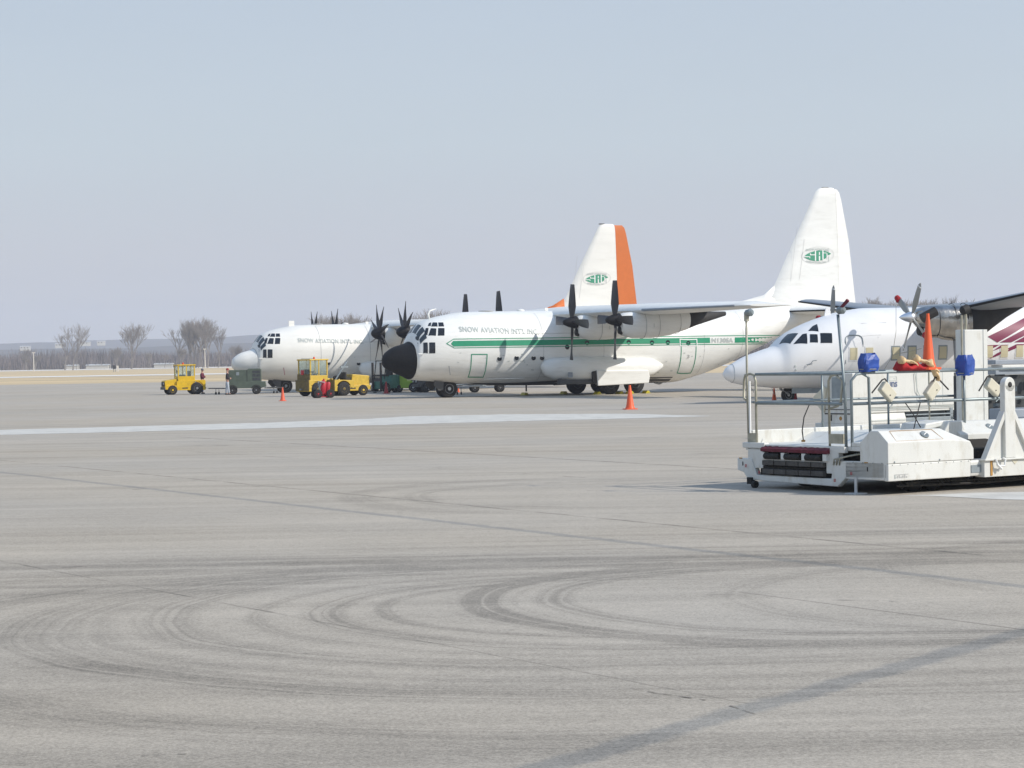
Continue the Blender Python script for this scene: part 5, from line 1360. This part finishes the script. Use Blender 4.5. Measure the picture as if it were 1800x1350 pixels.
# side panels
MB().box(.5, 3.35, .0, 1.0, .72, 1.54).build('upper_panel', LW, gp, bevel=.015)
MB().prism([(.0, .22), (.0, .44), (.06, .60), (.10, .60), (.5, .60), (.5, .22)], .5, 1.72, 'x').build('lower_cover', LW, gp, bevel=.01)
sm = MB()
for z in (.66, .70): sm.box(.5, 3.35, -.004, .0, z, z+.012)
sm.box(.5, 1.7, -.012, -.0, .40, .412).box(2.08, 2.095, -.004, 0, .74, 1.54).box(2.7, 2.71, -.004, 0, .74, 1.54).box(2.95, 2.96, -.004, 0, .74, 1.54)
sm.build('panel_seam', M['letter_grey'], gp)
MB().box(.5, 3.35, .02, 1.0, .60, .72).build('middle_rail', LW, gp)
MB().box(1.75, 3.3, .25, .9, .36, .62).build('recessed_bay', M['mech_l'], gp)
MB().box(1.72, 3.3, .0, .12, .36, .45).box(1.72, 3.3, .0, .12, .50, .53).box(3.2, 3.3, .0, .14, .3, .66).build('bay_frame', M['mech_l'], gp, bevel=.01)
MB().box(.2, 5.8, .1, 1.2, .05, .19).build('underframe', M['loader_dk'], gp)
for u in (.8, 4.6):
    for y in (.15, 1.2): wheel(gp, u, y, .2, .2, .16, M['gear'], .5)
MB().box(3.35, 3.6, .1, .9, .5, 1.5).box(3.4, 3.7, -.05, .1, 1.1, 1.15).box(3.4, 3.6, -.05, .1, .95, 1.0).build('control_stack', M['mech'], gp)
MB().box(3.6, 6.0, .0, 1.0, .40, 1.5).build('rear_body', LW, gp, bevel=.015)
v, f = text_verts('uns', .26, .95, .006); w_ = max(p[0] for p in v)
MB().add([(1.14+p[0]/w_*.30, -.006, 1.20+p[1]*.95) for p in v], f).build('lettering', M['text_blue'], gp)
fr = MB()
for a, b, c, d in ((1.10, 1.42, 1.44, 1.432), (1.10, 1.42, 1.35, 1.342), (1.10, 1.11, 1.342, 1.44), (1.41, 1.42, 1.342, 1.44), (1.14, 1.2, 1.385, 1.395), (1.32, 1.38, 1.385, 1.395)): fr.box(a, b, -.006, -.001, min(c, d), max(c, d))
fr.build('label_frame', M['letter_grey'], gp)
MB().tube([(2.2, -.02, .9), (2.05, -.05, 1.1), (2.0, -.03, 1.52)], .01, 5).build('cable', M['letter_grey'], gp)
bh = MB().box(2.5, 2.75, -.06, -.02, 1.05, 1.09).build('handle', M['exhaust'], gp); MB().box(2.38, 2.5, -.055, -.03, 1.06, 1.08).build('handle_grip', M['red'], bh)

# ------------------------------------------------------------------ trees and far things
def tree_mesh(seed, H=20.0, multi=1, spread=.42, levels=5, fork=3, trunk_frac=.28):
    r = random.Random(seed); mb = MB()
    trunk = MB(); crown = MB()
    def grow(p, d, L, rad, lev):
        n = 3 if lev < 2 else 2; pts = [p]; q = p; dd = d
        for i in range(n):
            dd = (dd+Vector((r.uniform(-1, 1), r.uniform(-1, 1), r.uniform(-.2, .5)))*.13).normalized()
            q = q+dd*(L/n); pts.append(q)
        r1 = rad*.62
        (trunk if lev == 0 else crown).tube(pts, [rad+(r1-rad)*i/n for i in range(n+1)], 5 if lev < 1 else 3)
        if lev >= levels: return
        k = fork+(1 if r.random() < .5 else 0)
        for j in range(k):
            t = r.uniform(.45, 1.0) if j < k-1 else 1.0
            base = pts[0].lerp(pts[-1], t) if lev > 0 or t == 1.0 else pts[-1].lerp(pts[0], r.uniform(0, .3))
            az = r.uniform(0, 6.28); sp = spread*r.uniform(.6, 1.35)
            side = Vector((math.cos(az), math.sin(az), 0))
            nd = (dd*math.cos(sp)+side*math.sin(sp)+Vector((0, 0, .18))).normalized()
            grow(base, nd, L*r.uniform(.60, .86), max(rad*.55, .03), lev+1)
    for m in range(multi):
        a = r.uniform(0, 6.28); b = Vector((math.cos(a), math.sin(a), 0))*(0 if multi == 1 else r.uniform(.3, 1.0))
        grow(b, (Vector((0, 0, 1))+b*.12).normalized(), H*trunk_frac, .017*H/(1 if multi == 1 else 1.35), 0)
    return trunk.mesh('trunk'), crown.mesh('crown')

TREES = [tree_mesh(1, 20, 1), tree_mesh(2, 20, 2, .36), tree_mesh(3, 20, 1, .5), tree_mesh(5, 20, 3, .30, 4, 4), tree_mesh(8, 20, 1, .38, 5, 3, .34)]
for a, b in TREES: a.materials.append(M['bark']); b.materials.append(M['bark'])
def place_tree(x, y, h, k, rz, label, group=None):
    a, b = TREES[k]
    t = thing('bare_tree', label, 'tree', (x, y, terrain_z(x, y)-.1), rz, group)
    zt = max(v.co.z for v in b.vertices); s = h/zt; t.scale = (s*1.04, s*1.04, s)
    for nm, m in (('trunk', a), ('crown', b)):
        o = bpy.data.objects.new(nm, m); COL.objects.link(o); o.parent = t
    return t
def px(xp, D): return (xp-900)/3800*D
TD = 940
place_tree(px(129, TD), TD, 21, 0, .3, 'tall bare tree, leftmost of the prominent ones, rising above the hill line')
place_tree(px(108, TD), TD+8, 16.5, 2, 1.3, 'slighter bare tree just left of the leftmost tall tree')
place_tree(px(232, TD), TD, 21, 1, 2.3, 'rounded bare tree with forked trunks standing alone between two groups')
for xp, h, k, rz, lb in ((314, 18, 2, .5, 'bare tree at the left edge of the dense clump'), (328, 20, 4, 1.9, 'second bare tree from the left in the dense clump'), (338, 22.5, 3, 2.4, 'bare tree just left of the middle of the dense clump'), (349, 23, 1, 3.1, 'tallest bare tree in the middle of the dense clump'),
                         (359, 22.5, 3, 4.0, 'bare tree right of centre in the dense clump above the tractor'), (370, 21, 0, 5.2, 'second bare tree from the right in the dense clump'), (380, 18.5, 4, 1.2, 'bare tree at the right edge of the dense clump')):
    place_tree(px(xp, TD), TD+(k-2)*4, h, k, rz, lb)
rt = random.Random(77)
G = 'bare trees on the far side of the field'
for xp in list(range(-40, 420, 24)):
    if any(abs(xp-c) < 12 for c in (127, 232, 345)): continue
    place_tree(px(xp+rt.uniform(-8, 8), 1030), 1030+rt.uniform(-40, 60), rt.uniform(7, 12), rt.randrange(5), rt.uniform(0, 6), 'low bare tree in the brown tree line, '+('left of the tall lone trees' if xp < 115 else 'between the tall lone trees' if xp < 320 else 'right of the dense clump'), G)
G = 'bare trees seen over the aeroplanes'
for xp in list(range(500, 1120, 16)):
    h = 18+4*math.sin(xp*.035)+rt.uniform(-2.5, 1.5); D = 800
    if xp > 790: h *= .86
    place_tree(px(xp+rt.uniform(-7, 7), D), D+rt.uniform(-30, 60), h, rt.randrange(5), rt.uniform(0, 6), 'bare tree in the far row, '+('over the far aeroplane' if xp < 640 else 'just left of the near cockpit' if xp < 745 else 'hidden behind the near fuselage'), G)
G = 'bare trees behind the commuter aeroplane'
for xp in list(range(1500, 1700, 8))+list(range(1704, 1880, 16)):
    D = 700
    w_ = ('rising beside the tall white fin' if xp < 1545 else 'rising left of the commuter propeller' if xp < 1590 else 'rising above the commuter engine' if xp < 1690 else 'mostly hidden by the commuter wing')
    place_tree(px(xp+rt.uniform(-5, 5), D), D+rt.uniform(-30, 40), rt.uniform(17.6, 20.2)-(xp > 1690)*1.5, rt.randrange(5), rt.uniform(0, 6), 'bare tree in the dense row behind the commuter aeroplane, '+w_, G)

def brushwood(name, x0, x1, y0, y1, n, h0, h1, seed):
    r = random.Random(seed); vs, fs = [], []
    ph = [r.uniform(0, 6) for _ in range(5)]
    for i in range(n):
        x = r.uniform(x0, x1); y = r.uniform(y0, y1)
        e = .62+.38*(math.sin(x*.05+ph[0])*.5+math.sin(x*.013+ph[1])*.35+math.sin(x*.21+ph[2])*.3)
        h = (h0+(h1-h0)*max(0.1, e))*r.uniform(.35, 1.0); z = terrain_z(x, y)-.2
        a = r.uniform(0, math.pi); w = r.uniform(.10, .42)
        dx, dy = w*math.cos(a), w*math.sin(a); lx, ly = r.uniform(-.2, .2)*h, r.uniform(-.2, .2)*h
        k = len(vs); zb = z+h*r.choice((0, 0, .25, .45))
        vs += [(x-dx, y-dy, zb), (x+dx, y+dy, zb), (x+lx, y+ly, z+h)]; fs.append((k, k+1, k+2))
    me = bpy.data.meshes.new(name); me.from_pydata(vs, [], fs)
    return tag(link_mesh(name, me, M['brush']), 'brown leafless undergrowth along the far edge of the field', kind='stuff')
brushwood('brushwood', -520, 420, 1085, 1290, 60000, 5.5, 12.5, 1)
brushwood('brushwood', 60, 420, 700, 800, 16000, 4, 9, 2)

# houses on the hillside and in the tree line
def house(xp, yp_top, D, w, h, label, roof=True):
    x = px(xp, D); z = H_CAM+((649.5-xp*.0168)-yp_top)*D/3800
    t = thing('far_building', label, 'building', (x, D, z-h), .1, 'pale buildings on the wooded hillside')
    MB().box(-w/2, w/2, 0, w*.7, -2, h*.72).build('wall', M['house'], t)
    MB().prism([(0-.4, h*.72), (w*.7+.4, h*.72), (w*.35, h)], -w/2-.4, w/2+.4, 'x').build('roof', M['roof'], t)
    wn_ = MB()
    for k in range(max(2, int(w/3))): wn_.box(-w/2+1+k*3, -w/2+2.2+k*3, -.05, 0, h*.25, h*.55)
    wn_.build('window', M['exhaust'], t)
    return t
house(105, 603.5, 2260, 8, 3, 'pale building low on the hillside, left of the leftmost tall tree')
house(150, 600.5, 2270, 11, 2.6, 'long pale building on the hillside, just right of the leftmost tall tree')
house(179, 599, 2270, 8, 3, 'whitest building on the hillside, between the two lone tall trees')
house(45, 608, 2240, 10, 3, 'faint pale building at the far left of the hillside')
for xp, w, lb in ((118, 6, 'low white hut behind the leftmost tall tree'), (165, 11, 'low white shed in the tree line right of the leftmost tall tree'), (282, 9, 'low white shed in the tree line above the tractor')):
    t = thing('shed', lb, 'building', (px(xp, 1075), 1084, terrain_z(0, 1084)), .05, 'low pale sheds in the tree line')
    MB().box(-w/2, w/2, 0, 10, 0, 1.7).build('wall', M['house'], t); MB().prism([(-.3, 1.7), (10.3, 1.7), (5, 2.4)], -w/2-.3, w/2+.3, 'x').build('roof', M['house'], t)

def pole(xp, D, h, label):
    t = thing('light_pole', label, 'pole', (px(xp, D), D, terrain_z(0, D)), 0)
    MB().cyl((0, 0, 0), (0, 0, h), .22, .14, 8).build('shaft', M['concrete'], t)
    MB().box(-.6, .6, -.15, .15, h, h+.35).build('lamp_head', M['concrete'], t)
pole(60, 860, 7.2, 'pale pole in front of the tree line near the left edge')
pole(361, 860, 7.5, 'pale pole in front of the dense clump of trees')
t = thing('airfield_marker', 'small dark marker box on posts out on the dry grass', 'marker', (px(202, 640), 640, terrain_z(0, 640)), 0)
MB().box(-.5, .3, -.2, .2, .9, 2.0).build('board', M['exhaust'], t); MB().cyl((-.3, 0, 0), (-.3, 0, 1), .08).cyl((.2, 0, 0), (.2, 0, 1), .08).build('post', M['gear'], t)
MB().box(.6, 1.2, -.1, .1, .2, 1.9).build('box', M['concrete'], t)
